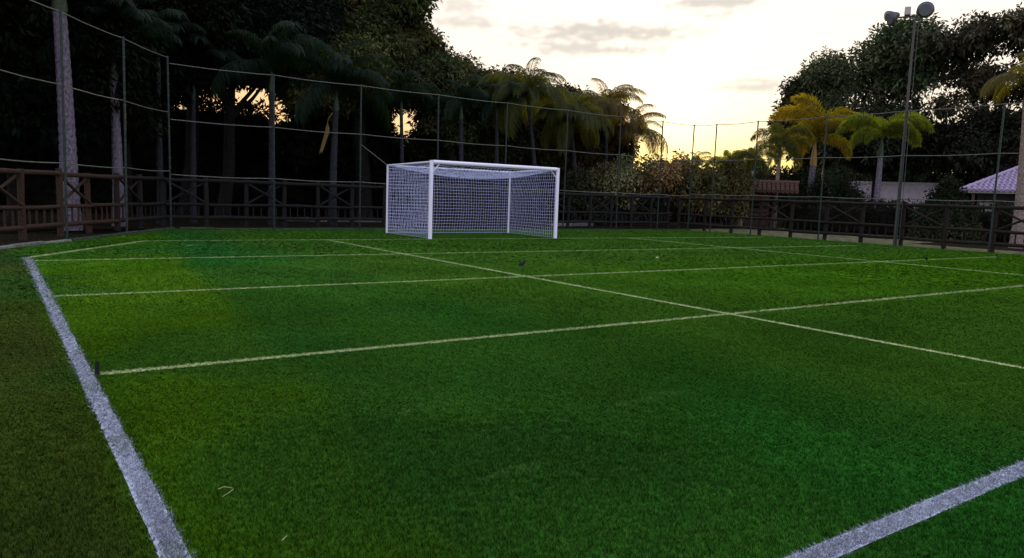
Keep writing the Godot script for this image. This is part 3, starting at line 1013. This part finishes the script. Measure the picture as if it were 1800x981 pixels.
func dead_leaf(label: String, at: Vector3, turn: float, s: float):
	var m := MB.new()
	m.leaf(Vector3.ZERO, Vector3(1, 0.08, 0).normalized(), Vector3(0, 0.1, 1).normalized(), s, s * 0.42, Vector3(0, 0.02, 0))
	var o := obj("fallen_leaf", m.done(), mat("straw", Color.WHITE), null, at)
	o.rotation.y = turn
	tag(o, label, "leaf")

# ------------------------------------------------------------------ build
func _ready():
	noise.seed = 4
	noise.frequency = 0.12
	noise.fractal_octaves = 3
	fine.seed = 8
	fine.frequency = 0.25
	# camera
	var cam := Camera3D.new()
	cam.name = "camera"
	var right := Vector3(0.8207, 0.0339, 0.5703)
	var fwd := Vector3(0.5702, -0.1112, -0.8139).normalized()
	right = (right - fwd * right.dot(fwd)).normalized()
	cam.transform = Transform3D(Basis(right, right.cross(fwd), -fwd), EYE)
	cam.fov = 40.97
	cam.near = 0.05
	cam.far = 1000.0
	add_child(cam)
	cam.current = true
	# sky, exposure
	var env := Environment.new()
	env.background_mode = Environment.BG_SKY
	var sky := Sky.new()
	sky.sky_material = make_sky()
	env.sky = sky
	env.tonemap_mode = Environment.TONE_MAPPER_LINEAR
	env.tonemap_exposure = 1.0
	env.sdfgi_enabled = true
	env.ssao_enabled = true
	env.ssil_enabled = true
	var we := WorldEnvironment.new()
	we.name = "environment"
	we.environment = env
	add_child(we)
	# the low sun behind the trees
	var sun := DirectionalLight3D.new()
	sun.name = "sun"
	sun.light_energy = 0.6
	sun.light_color = Color(1.0, 0.80, 0.52)
	sun.light_angular_distance = 0.5
	sun.shadow_enabled = true
	add_child(sun)
	sun.look_at_from_position(direction(SUN_AZ, SUN_EL) * 50.0, Vector3.ZERO)

	# ground, turf, lines
	var g := PlaneMesh.new()
	g.size = Vector2(900, 900)
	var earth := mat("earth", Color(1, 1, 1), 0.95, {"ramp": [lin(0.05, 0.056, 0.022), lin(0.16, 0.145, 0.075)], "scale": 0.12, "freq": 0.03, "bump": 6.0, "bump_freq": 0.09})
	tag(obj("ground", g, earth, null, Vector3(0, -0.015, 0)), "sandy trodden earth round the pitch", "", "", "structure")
	var soil := mat("soil", Color(1, 1, 1), 1.0, {"ramp": [lin(0.012, 0.011, 0.007), lin(0.035, 0.030, 0.018)], "scale": 0.5, "freq": 0.03, "bump": 8.0, "bump_freq": 0.09, "spec": 0.0})  # earth darkened: shade under the trees is put into this colour
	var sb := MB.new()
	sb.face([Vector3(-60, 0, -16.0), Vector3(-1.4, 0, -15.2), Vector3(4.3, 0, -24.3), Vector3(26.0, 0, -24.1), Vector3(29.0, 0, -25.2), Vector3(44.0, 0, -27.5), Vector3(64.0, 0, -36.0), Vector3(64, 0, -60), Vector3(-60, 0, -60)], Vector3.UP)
	tag(obj("soil", sb.done(), soil, null, Vector3(0, -0.009, 0)), "soil coloured dark for the shade under the trees behind the far log fences", "", "", "structure")
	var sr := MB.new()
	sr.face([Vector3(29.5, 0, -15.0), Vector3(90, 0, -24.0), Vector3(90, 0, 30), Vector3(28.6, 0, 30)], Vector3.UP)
	tag(obj("soil", sr.done(), soil, null, Vector3(0, -0.008, 0)), "dark soil in front of the tile roofed house", "", "", "structure")
	define_lines()
	make_turf()
	make_lines()
	kerb("pale concrete kerb stones along the slanting end of the turf", Vector3(-1.3, -0.02, -14.7), Vector3(1.4, -0.02, -18.95), 3)
	kerb("dark sunken kerb stones running on to the far corner", Vector3(1.45, 0.0, -19.05), Vector3(4.4, 0.0, -23.75), 4, 0.02, true)
	kerb("low kerb stones at the foot of the far pipe fence", Vector3(4.6, 0.0, -23.85), Vector3(26.6, 0.0, -23.75), 5, 0.03, true)
	kerb("broken pale edging stones under the palms behind the far log fence", Vector3(9.6, 0.08, -29.6), Vector3(14.6, 0.08, -29.6), 6)
	kerb("pale edging stones behind the far log fence beyond the goal", Vector3(20.9, 0.08, -26.9), Vector3(23.4, 0.08, -26.9), 7)

	# fences
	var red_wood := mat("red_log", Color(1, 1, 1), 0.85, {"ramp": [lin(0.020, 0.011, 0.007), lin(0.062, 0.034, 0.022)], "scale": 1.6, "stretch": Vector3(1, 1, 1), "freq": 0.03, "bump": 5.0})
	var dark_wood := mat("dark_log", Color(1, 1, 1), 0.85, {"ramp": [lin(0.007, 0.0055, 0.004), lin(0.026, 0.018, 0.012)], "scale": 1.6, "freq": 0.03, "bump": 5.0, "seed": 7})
	var shaded_wood := mat("shaded_log", Color(1, 1, 1), 0.85, {"ramp": [lin(0.018, 0.010, 0.007), lin(0.055, 0.030, 0.020)], "scale": 1.6, "freq": 0.03, "bump": 5.0, "seed": 6})  # red log a step darker, shade put into its colour
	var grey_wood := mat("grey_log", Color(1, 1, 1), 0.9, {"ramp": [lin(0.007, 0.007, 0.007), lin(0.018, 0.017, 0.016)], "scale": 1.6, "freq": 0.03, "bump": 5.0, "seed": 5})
	log_fence("reddish brown log fence with crossed braces beside the slanting end of the turf", Vector3(-1.0, 0, -17.2), Vector3(4.45, 0, -25.68), 7, 1, [red_wood, red_wood, red_wood, red_wood, shaded_wood, dark_wood, grey_wood, grey_wood], 1000)  # woods darken panel by panel: shade at the far end put into colour
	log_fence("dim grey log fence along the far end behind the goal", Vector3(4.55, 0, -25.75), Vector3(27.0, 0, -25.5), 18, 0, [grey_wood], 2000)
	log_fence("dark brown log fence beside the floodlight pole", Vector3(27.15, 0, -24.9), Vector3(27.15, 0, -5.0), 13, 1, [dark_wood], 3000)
	var pipe_m := mat("pipe_green", Color(1, 1, 1), 0.45, {"ramp": [lin(0.012, 0.020, 0.018), lin(0.034, 0.046, 0.041)], "scale": 2.0, "metal": 0.3})
	var rail_m := mat("pipe_grey", Color(1, 1, 1), 0.5, {"ramp": [lin(0.07, 0.074, 0.062), lin(0.165, 0.165, 0.135)], "scale": 2.0, "metal": 0.3})
	pipe_fence("tall pipe fence with three rails along the slanting left end of the turf", [Vector3(-1.35, 0, -14.8), Vector3(-0.1, 0, -16.95), Vector3(1.38, 0, -19.2), Vector3(2.88, 0, -21.5), Vector3(4.35, 0, -23.75)], pipe_m, [1.7, 3.38, 4.92], rail_m)
	pipe_fence("tall pipe fence with three rails across the far end behind the goal", [Vector3(4.38, 0, -23.75), Vector3(7.33, 0, -23.62), Vector3(10.2, 0, -23.6), Vector3(13.15, 0, -23.6), Vector3(16.05, 0, -23.6), Vector3(18.95, 0, -23.6), Vector3(21.85, 0, -23.6), Vector3(24.3, 0, -23.6), Vector3(26.3, 0, -23.6)], pipe_m, [1.6, 3.18, 4.76], rail_m, true)
	pipe_fence("tall pipe fence with three rails running past the floodlight pole", [Vector3(26.3, 0, -23.6), Vector3(26.65, 0, -22.6), Vector3(26.65, 0, -20.4), Vector3(26.65, 0, -17.2), Vector3(26.65, 0, -14.1), Vector3(26.65, 0, -11.05), Vector3(26.65, 0, -8.0)], pipe_m, [1.68, 3.2, 4.76], rail_m, true)

	make_goal()
	floodlight_pole()
	house()
	white_building()
	kiosk()

	# ---------------- trees and other plants
	var dark_bark := bark("bark_dark", lin(0.006, 0.005, 0.004), lin(0.016, 0.014, 0.011))
	var palm_bark := bark("bark_palm", lin(0.075, 0.066, 0.085), lin(0.17, 0.145, 0.175))
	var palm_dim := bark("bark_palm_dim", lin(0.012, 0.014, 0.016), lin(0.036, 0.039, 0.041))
	var palm_tan := bark("bark_palm_tan", lin(0.14, 0.105, 0.085), lin(0.28, 0.22, 0.18))
	var shaft_green := mat("crownshaft", Color(1, 1, 1), 0.5, {"ramp": [lin(0.018, 0.030, 0.016), lin(0.045, 0.06, 0.034)]})
	var shaft_gold := mat("crownshaft_gold", Color(1, 1, 1), 0.5, {"ramp": [lin(0.22, 0.14, 0.03), lin(0.34, 0.22, 0.06)], "backlight": Color(0.2, 0.15, 0.02)})
	var broad := clump("broad", 34, 0.42, 0.20, 0.085, 31)
	var small := clump("small", 44, 0.42, 0.14, 0.06, 32)
	var coarse := clump("coarse", 26, 0.50, 0.30, 0.13, 34)
	var bushy := clump("bushy", 34, 0.32, 0.17, 0.08, 33)
	var lm_dark := leaf_mat("leaf_dark", 0.12)
	var lm := leaf_mat("leaf", 0.4)

	# big dark trees behind the far end, from the left
	var G := "big dark trees behind the far end"
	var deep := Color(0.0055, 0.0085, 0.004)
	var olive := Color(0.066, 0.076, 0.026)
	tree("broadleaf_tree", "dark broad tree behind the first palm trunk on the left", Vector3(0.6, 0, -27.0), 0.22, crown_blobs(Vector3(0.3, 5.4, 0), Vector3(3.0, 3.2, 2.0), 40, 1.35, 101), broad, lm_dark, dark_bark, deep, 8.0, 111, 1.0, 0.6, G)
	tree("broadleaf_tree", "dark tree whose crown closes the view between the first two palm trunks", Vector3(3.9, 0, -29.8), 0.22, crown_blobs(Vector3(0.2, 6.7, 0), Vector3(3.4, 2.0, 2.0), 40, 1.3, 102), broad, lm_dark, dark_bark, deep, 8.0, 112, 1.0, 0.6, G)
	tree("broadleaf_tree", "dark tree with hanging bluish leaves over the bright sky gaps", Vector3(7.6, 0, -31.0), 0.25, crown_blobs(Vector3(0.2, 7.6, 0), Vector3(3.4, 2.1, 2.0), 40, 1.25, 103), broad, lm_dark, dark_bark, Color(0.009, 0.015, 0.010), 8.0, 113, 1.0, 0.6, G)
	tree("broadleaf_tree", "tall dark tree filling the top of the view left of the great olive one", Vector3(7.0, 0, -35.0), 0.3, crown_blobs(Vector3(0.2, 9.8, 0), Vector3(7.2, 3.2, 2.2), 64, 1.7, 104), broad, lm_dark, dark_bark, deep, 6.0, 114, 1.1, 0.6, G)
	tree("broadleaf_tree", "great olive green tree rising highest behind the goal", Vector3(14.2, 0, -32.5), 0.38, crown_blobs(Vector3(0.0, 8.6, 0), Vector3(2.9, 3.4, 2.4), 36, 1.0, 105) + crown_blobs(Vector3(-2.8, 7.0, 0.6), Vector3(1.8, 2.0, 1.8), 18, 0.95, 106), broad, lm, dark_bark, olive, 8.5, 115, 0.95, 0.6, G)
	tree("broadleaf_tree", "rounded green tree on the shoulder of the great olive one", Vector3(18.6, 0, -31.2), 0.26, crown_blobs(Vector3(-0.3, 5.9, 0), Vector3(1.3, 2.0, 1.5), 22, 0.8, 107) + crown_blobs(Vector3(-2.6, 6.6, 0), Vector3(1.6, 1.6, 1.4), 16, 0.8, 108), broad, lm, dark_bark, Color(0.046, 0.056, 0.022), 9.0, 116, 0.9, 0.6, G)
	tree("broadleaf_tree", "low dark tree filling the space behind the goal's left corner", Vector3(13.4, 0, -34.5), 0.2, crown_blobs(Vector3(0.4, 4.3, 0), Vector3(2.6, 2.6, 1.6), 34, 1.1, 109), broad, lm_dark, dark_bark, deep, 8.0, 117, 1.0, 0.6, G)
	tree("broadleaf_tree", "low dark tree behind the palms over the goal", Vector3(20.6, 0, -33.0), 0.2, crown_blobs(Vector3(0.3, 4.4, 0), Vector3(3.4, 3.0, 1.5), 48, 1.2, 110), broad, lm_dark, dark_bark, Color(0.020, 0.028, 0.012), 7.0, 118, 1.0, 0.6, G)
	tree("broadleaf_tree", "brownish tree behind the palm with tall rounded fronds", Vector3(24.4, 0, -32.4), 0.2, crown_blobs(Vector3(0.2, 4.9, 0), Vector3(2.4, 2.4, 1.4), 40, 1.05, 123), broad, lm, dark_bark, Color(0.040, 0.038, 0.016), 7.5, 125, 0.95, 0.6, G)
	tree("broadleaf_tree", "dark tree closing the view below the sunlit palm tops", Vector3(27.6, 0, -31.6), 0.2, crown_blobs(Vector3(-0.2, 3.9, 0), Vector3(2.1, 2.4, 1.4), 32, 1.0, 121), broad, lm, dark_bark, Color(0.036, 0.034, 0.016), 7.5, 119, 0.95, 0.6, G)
	tree("broadleaf_tree", "dark tree over the log fence at the edge of the view", Vector3(-3.6, 0, -24.0), 0.24, crown_blobs(Vector3(0.2, 5.6, 0), Vector3(2.6, 3.0, 2.2), 24, 1.2, 122), broad, lm_dark, dark_bark, deep, 7.0, 120, 1.0, 0.6, G)
	var deep2 := Color(0.007, 0.010, 0.005)
	hedge("tall flat topped dark hedge behind the palm trunks on the left", Vector3(-7.0, 0, -37.2), Vector3(11.3, 0, -36.8), 4.95, 2.0, broad, lm_dark, deep2, 5.0, 201, 1.2)
	hedge("dark hedge behind the goal, lower than its neighbour", Vector3(10.4, 0, -37.8), Vector3(29.5, 0, -33.5), 3.9, 2.0, broad, lm_dark, deep2, 5.0, 202, 1.2)

	# palms along the far end
	var pin := [frond_mesh("pin_a", 2.6, 66, -62, 64, 0.74, 0.034, 0.8, false, 51), frond_mesh("pin_b", 2.8, 52, -74, 66, 0.78, 0.034, 0.9, false, 52), frond_mesh("pin_c", 2.4, 78, -38, 60, 0.66, 0.034, 0.7, false, 53)]
	var plume := [frond_mesh("plume_a", 2.1, 62, -85, 64, 0.44, 0.028, 0.35, true, 61), frond_mesh("plume_b", 2.2, 74, -70, 64, 0.46, 0.028, 0.35, true, 62), frond_mesh("plume_c", 1.9, 50, -95, 60, 0.42, 0.028, 0.4, true, 63)]
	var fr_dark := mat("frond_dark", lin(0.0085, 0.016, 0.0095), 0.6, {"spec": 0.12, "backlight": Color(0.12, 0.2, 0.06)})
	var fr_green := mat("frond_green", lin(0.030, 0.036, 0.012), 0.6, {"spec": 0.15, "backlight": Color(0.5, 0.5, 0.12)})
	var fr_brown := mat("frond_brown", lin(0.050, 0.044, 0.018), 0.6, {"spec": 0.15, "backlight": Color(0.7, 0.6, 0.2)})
	var fr_gold := mat("frond_gold", lin(0.066, 0.053, 0.007), 0.6, {"spec": 0.2, "backlight": Color(0.8, 0.72, 0.10)})  # yellow of the low sun shining through is put into this colour
	var fr_lime := mat("frond_lime", lin(0.036, 0.040, 0.008), 0.6, {"spec": 0.2, "backlight": Color(0.7, 0.75, 0.12)})  # backlit yellow green likewise put into the frond colour
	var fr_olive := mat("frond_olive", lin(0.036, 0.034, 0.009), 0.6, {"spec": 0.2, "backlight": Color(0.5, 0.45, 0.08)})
	var PG := "palms behind the far log fence"
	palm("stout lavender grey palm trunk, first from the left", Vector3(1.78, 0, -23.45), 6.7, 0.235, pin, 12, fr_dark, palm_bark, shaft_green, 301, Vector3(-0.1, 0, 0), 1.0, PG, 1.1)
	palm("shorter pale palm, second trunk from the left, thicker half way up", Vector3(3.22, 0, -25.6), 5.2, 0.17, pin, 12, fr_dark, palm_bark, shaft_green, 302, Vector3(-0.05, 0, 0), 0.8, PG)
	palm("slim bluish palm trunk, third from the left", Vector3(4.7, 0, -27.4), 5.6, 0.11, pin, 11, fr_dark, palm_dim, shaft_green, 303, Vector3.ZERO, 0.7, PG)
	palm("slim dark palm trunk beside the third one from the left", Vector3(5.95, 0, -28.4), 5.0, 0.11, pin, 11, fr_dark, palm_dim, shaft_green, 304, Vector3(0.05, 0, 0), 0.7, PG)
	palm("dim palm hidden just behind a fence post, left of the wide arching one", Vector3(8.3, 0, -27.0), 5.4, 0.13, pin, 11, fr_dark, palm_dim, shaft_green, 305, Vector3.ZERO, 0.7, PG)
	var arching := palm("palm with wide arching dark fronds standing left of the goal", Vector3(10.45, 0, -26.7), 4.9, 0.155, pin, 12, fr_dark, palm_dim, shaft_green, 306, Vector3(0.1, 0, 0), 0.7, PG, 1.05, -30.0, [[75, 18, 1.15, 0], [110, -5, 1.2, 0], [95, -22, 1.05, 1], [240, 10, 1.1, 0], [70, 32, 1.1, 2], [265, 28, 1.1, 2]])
	var df := MB.new()
	df.tube([Vector3(-0.06, 4.1, 0.1), Vector3(-0.22, 3.9, 0.12), Vector3(-0.34, 3.4, 0.14), Vector3(-0.52, 2.75, 0.15)], [0.02, 0.018, 0.014, 0.006], 6)
	for i in 26:
		var t := i / 26.0
		df.leaf(Vector3(-0.26 - 0.26 * t, 3.75 - 1.0 * t, 0.14), Vector3(-0.25 + (0.4 if i % 2 == 0 else 0.0), -1, 0.1).normalized(), Vector3(1, 0, 0.3).normalized(), 0.42 - 0.2 * t, 0.05, Vector3.ZERO)
	tag(obj("dead_frond", df.done(), mat("straw_frond", Color(1, 1, 1), 0.8, {"ramp": [lin(0.09, 0.06, 0.02), lin(0.18, 0.12, 0.035)], "scale": 2.0}), arching), "yellowed dead frond hanging beside the trunk")
	palm("small dim palm above the goal's rear left corner", Vector3(13.95, 0, -28.0), 5.0, 0.10, pin, 11, fr_dark, palm_dim, shaft_green, 307, Vector3(-0.1, 0, 0), 0.6, PG, 0.8)
	palm("palm with a pale trunk above the middle of the crossbar", Vector3(16.77, 0, -28.0), 5.1, 0.125, pin, 11, fr_dark, palm_dim, shaft_green, 308, Vector3(-0.1, 0, 0), 0.6, PG, 0.75)
	palm("palm just left of the fence post over the crossbar's far half", Vector3(18.87, 0, -28.4), 5.3, 0.115, pin, 11, fr_dark, palm_dim, shaft_green, 309, Vector3(-0.1, 0, 0), 0.6, PG, 0.75)
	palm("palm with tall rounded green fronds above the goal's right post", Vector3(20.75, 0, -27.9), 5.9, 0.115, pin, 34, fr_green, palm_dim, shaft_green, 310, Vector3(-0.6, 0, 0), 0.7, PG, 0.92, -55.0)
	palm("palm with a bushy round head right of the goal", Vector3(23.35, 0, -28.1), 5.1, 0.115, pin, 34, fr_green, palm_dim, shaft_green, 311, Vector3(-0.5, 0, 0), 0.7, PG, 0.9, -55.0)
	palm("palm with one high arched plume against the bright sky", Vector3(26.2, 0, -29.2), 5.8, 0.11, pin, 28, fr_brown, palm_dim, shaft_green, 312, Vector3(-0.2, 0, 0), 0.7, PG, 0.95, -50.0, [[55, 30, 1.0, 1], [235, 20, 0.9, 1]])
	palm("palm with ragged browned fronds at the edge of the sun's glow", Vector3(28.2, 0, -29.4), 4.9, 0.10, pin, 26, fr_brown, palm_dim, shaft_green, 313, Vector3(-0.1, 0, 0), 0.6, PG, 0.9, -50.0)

	# shrubs in the far corner
	var SG := "shrubs outside the far corner"
	var pale := Color(0.14, 0.145, 0.065)
	shrub("pale silvery shrub leaning over the log fence right of the goal", Vector3(25.9, 0, -27.9), crown_blobs(Vector3(0, 2.2, 0), Vector3(1.4, 0.9, 1.0), 12, 0.65, 401, 0.8), bushy, lm, pale, 7.5, 411, 1.0, SG)
	shrub("pale shrub with a pinkish top beside the silvery one", Vector3(28.1, 0, -27.0), crown_blobs(Vector3(0, 2.5, 0), Vector3(1.2, 1.0, 1.0), 12, 0.65, 402, 0.8), bushy, lm, Color(0.15, 0.115, 0.05), 7.0, 412, 1.0, SG)
	shrub("dark green shrub under the glowing sky", Vector3(30.0, 0, -26.6), crown_blobs(Vector3(0, 2.1, 0), Vector3(1.2, 1.1, 1.0), 12, 0.65, 403, 0.8), bushy, lm, Color(0.085, 0.08, 0.028), 7.0, 413, 1.0, SG)
	shrub("dark olive shrub left of the kiosk", Vector3(32.0, 0, -26.0), crown_blobs(Vector3(0, 2.1, 0), Vector3(1.2, 1.1, 1.0), 12, 0.65, 404, 0.8), bushy, lm, Color(0.065, 0.065, 0.024), 7.0, 414, 1.0, SG)
	shrub("shadowy shrub in the angle of the far log fence", Vector3(24.1, 0, -27.9), crown_blobs(Vector3(0, 1.5, 0), Vector3(0.9, 0.9, 0.8), 8, 0.6, 405, 0.8), bushy, lm_dark, Color(0.03, 0.035, 0.018), 10.0, 415, 1.0, SG)
	shrub("wide dim shrub behind the kiosk", Vector3(41.5, 0, -33.0), crown_blobs(Vector3(0, 2.6, 0), Vector3(3.4, 1.4, 1.4), 20, 1.0, 406, 0.8), small, lm, Color(0.04, 0.045, 0.02), 8.0, 416, 1.0, SG)
	shrub("shadowy shrub right of the kiosk beneath the golden palm", Vector3(41.5, 0, -26.5), crown_blobs(Vector3(0, 2.2, 0), Vector3(2.0, 1.5, 1.4), 16, 0.9, 407, 0.8), small, lm_dark, Color(0.02, 0.026, 0.013), 8.0, 417, 1.0, SG)

	# palms on the right
	var RG := "palms beyond the right hand fence"
	palm("small palm with one tall arching frond in the glow", Vector3(32.2, 0, -28.6), 3.3, 0.10, pin, 10, fr_green, palm_tan, shaft_green, 321, Vector3.ZERO, 0.5, RG, 0.6, -30.0, [[110, 35, 0.85, 2]])
	palm("small palm with a rounded glowing head left of the kiosk", Vector3(33.2, 0, -27.2), 3.4, 0.10, plume, 10, fr_lime, palm_tan, shaft_green, 322, Vector3.ZERO, 0.5, RG, 0.7, -40.0)
	palm("slim leaning palm with a tan trunk in front of the kiosk", Vector3(33.2, 0, -26.1), 3.7, 0.13, plume, 10, fr_green, palm_tan, shaft_green, 323, Vector3(0.5, 0, 0.2), 0.6, RG, 0.8, -50.0)
	palm("palm with drooping olive heads between the kiosk and the golden palm", Vector3(37.2, 0, -26.9), 4.7, 0.14, plume, 11, fr_green, palm_tan, shaft_green, 324, Vector3(0.1, 0, 0), 0.7, RG, 1.15, -55.0)
	palm("golden palm with full foxtail fronds and a yellow crownshaft", Vector3(39.7, 0, -26.4), 5.0, 0.24, plume, 5, fr_gold, palm_bark, shaft_gold, 325, Vector3(0.15, 0, 0), 1.3, RG, 1.45, -45.0, [[250, 45, 1.25, 1], [235, 30, 1.3, 0], [60, 20, 1.2, 1]])
	palm("yellow green palm of two rounded plumes left of the floodlight pole", Vector3(39.2, 0, -22.0), 5.0, 0.19, plume, 4, fr_lime, palm_bark, shaft_green, 326, Vector3(0.0, 0, 0), 1.0, RG, 1.15, -20.0, [[50, 8, 1.25, 1], [235, 5, 1.2, 1], [35, 14, 1.3, 0], [62, -2, 1.2, 0], [215, 10, 1.25, 0], [250, 0, 1.15, 2]])
	palm("palm with a pale trunk standing before the tile roofed house", Vector3(31.9, 0, -12.3), 6.2, 0.19, pin, 10, fr_olive, palm_tan, shaft_green, 327, Vector3(-0.1, 0, -0.1), 0.9, RG, 0.75, -40.0)

	# big trees on the right
	var RT := "big trees on the right"
	var rgreen := Color(0.064, 0.088, 0.040)
	tree("spreading_tree", "great spreading green tree left of the floodlight pole", Vector3(51.5, 0, -30.9), 0.36,
		crown_blobs(Vector3(-0.4, 8.7, 0.0), Vector3(3.4, 4.2, 4.4), 40, 1.35, 131, 0.75) + crown_blobs(Vector3(-0.2, 11.4, 3.6), Vector3(2.4, 2.0, 2.4), 18, 1.25, 132, 0.7) + crown_blobs(Vector3(0.4, 5.2, 0.8), Vector3(3.2, 1.6, 4.6), 22, 1.2, 133, 0.65), coarse, lm, dark_bark, rgreen, 2.1, 141, 1.0, 0.75, RT)
	tree("spreading_tree", "great brownish tree with layered boughs right of the floodlight pole", Vector3(52.0, 0, -20.5), 0.36,
		crown_blobs(Vector3(-0.6, 12.0, 0.0), Vector3(3.2, 0.8, 6.4), 34, 1.15, 134, 0.5) + crown_blobs(Vector3(0.4, 9.5, 0.4), Vector3(3.0, 0.9, 5.4), 22, 1.05, 135, 0.45) + crown_blobs(Vector3(-0.6, 9.0, -3.0), Vector3(2.0, 1.8, 1.6), 9, 0.95, 150, 0.6) + crown_blobs(Vector3(-0.4, 10.4, 4.4), Vector3(2.6, 1.8, 2.6), 16, 1.15, 137, 0.6) + crown_blobs(Vector3(0.0, 6.6, 0.8), Vector3(2.6, 1.2, 4.4), 18, 1.1, 147, 0.6), coarse, lm, dark_bark, Color(0.052, 0.052, 0.030), 1.8, 142, 1.0, 0.75, RT)
	tree("spreading_tree", "dark low crowned tree above the clipped dome bush", Vector3(50.5, 0, -21.6), 0.22, crown_blobs(Vector3(-0.8, 5.2, 0.6), Vector3(1.9, 1.6, 3.6), 32, 1.2, 136, 0.7), coarse, lm_dark, dark_bark, Color(0.018, 0.020, 0.013), 2.2, 143, 1.0, 0.7, RT)
	tree("spreading_tree", "brown tinged small tree at the left edge of the great spreading one", Vector3(49.6, 0, -33.6), 0.2, crown_blobs(Vector3(0.2, 7.8, 0), Vector3(1.4, 3.0, 1.3), 18, 1.1, 138, 0.75), coarse, lm, dark_bark, Color(0.040, 0.040, 0.017), 6.0, 144, 1.15, 0.7, RT)
	tree("spreading_tree", "dark tree standing behind the roof of the tiled house", Vector3(52.5, 0, -13.5), 0.26, crown_blobs(Vector3(-0.4, 7.0, -0.6), Vector3(2.2, 2.2, 3.4), 34, 1.2, 139, 0.7), coarse, lm_dark, dark_bark, Color(0.022, 0.023, 0.013), 6.0, 145, 1.15, 0.7, RT)
	tree("spreading_tree", "shadowy tree filling the gap between the golden palm and the pole", Vector3(46.5, 0, -26.5), 0.2, crown_blobs(Vector3(0.0, 5.6, 0.4), Vector3(1.8, 1.4, 3.0), 28, 1.05, 148, 0.7), coarse, lm_dark, dark_bark, Color(0.018, 0.022, 0.012), 6.0, 149, 1.1, 0.7, RT)

	# clipped bushes and low hedge on the right
	var dome := thing("dome_bush", "dark bush clipped into a pointed dome in front of the house", "bush", Vector3(34.6, 0, -16.2))
	var db := []
	for i in 5: db.append([Vector3(0, 0.4 + i * 0.44, 0), Vector3(1.45 - i * 0.26, 0.6, 1.45 - i * 0.26)])
	obj("stem", pipe(Vector3(0, -0.05, 0), Vector3(0, 1.8, 0), 0.07), dark_bark, dome)
	foliage(dome, db, bushy, lm_dark, Color(0.018, 0.026, 0.012), 14.0, 0.5, 421, 0.8, "foliage")
	hedge("long low dark hedge behind the brown log fence", Vector3(36.4, 0, -25.8), Vector3(38.6, 0, -8.0), 1.42, 1.2, small, lm_dark, Color(0.012, 0.014, 0.008), 9.0, 203, 1.0)

	hedge("far dark hedge closing the view between the pale building and the tiled house", Vector3(57.0, 0, -44.0), Vector3(60.0, 0, -10.0), 4.2, 2.0, coarse, lm_dark, Color(0.014, 0.016, 0.009), 3.5, 204, 1.1)
	hedge("dim uneven hedge behind the shrubs under the glowing sky", Vector3(29.6, 0, -33.0), Vector3(46.0, 0, -37.5), 2.5, 2.0, coarse, lm, Color(0.040, 0.044, 0.02), 3.5, 205, 1.1)

	# small things on the turf
	bird("dark bird standing near the middle crossing of two thin lines", Vector3(8.0, 0.012, -11.1), deg_to_rad(0), 1.0)
	bird("dark bird on the far end of a thin line before the dark fence", Vector3(19.5, 0.012, -9.5), deg_to_rad(205), 0.9)
	bird("dark bird closest to the dark brown log fence", Vector3(22.8, 0.012, -9.2), deg_to_rad(20), 0.8)
	var pg := thing("corner_peg", "short black peg standing where a thin line meets the broad lavender line", "peg", Vector3(0.565, 0, -5.74))
	var pm := MB.new()
	pm.tube([Vector3(0, -0.02, 0), Vector3(0, 0.07, 0), Vector3(0.002, 0.095, 0), Vector3(0.002, 0.102, 0)], [0.014, 0.014, 0.013, 0.007], 10)
	obj("stake", pm.done(), mat("black_rubber", lin(0.008, 0.009, 0.010), 0.6), pg)
	var pc := MB.new()
	pc.tube([Vector3(0, 0.004, 0), Vector3(0, 0.012, 0)], [0.026, 0.020], 10)
	obj("collar", pc.done(), mat("black_rubber", Color.BLACK), pg)
	twig("bent straw coloured twig on the turf near the broad lavender line", [Vector3(0.77, 0.018, -3.27), Vector3(0.795, 0.022, -3.275), Vector3(0.825, 0.020, -3.25)], 0.0028)
	twig("straight pale twig pointing at the bent one", [Vector3(0.825, 0.020, -3.235), Vector3(0.80, 0.023, -3.20), Vector3(0.765, 0.020, -3.175)], 0.0024)
	twig("tiny pale twig lying closest to the camera", [Vector3(0.85, 0.022, -2.65), Vector3(0.875, 0.026, -2.67)], 0.003)
	dead_leaf("pale fallen leaf near the slanting corner line", Vector3(3.36, 0.02, -16.9), 0.4, 0.22)
	dead_leaf("pale fallen leaf right of the goal between two cross lines", Vector3(12.4, 0.02, -11.95), 1.0, 0.20)
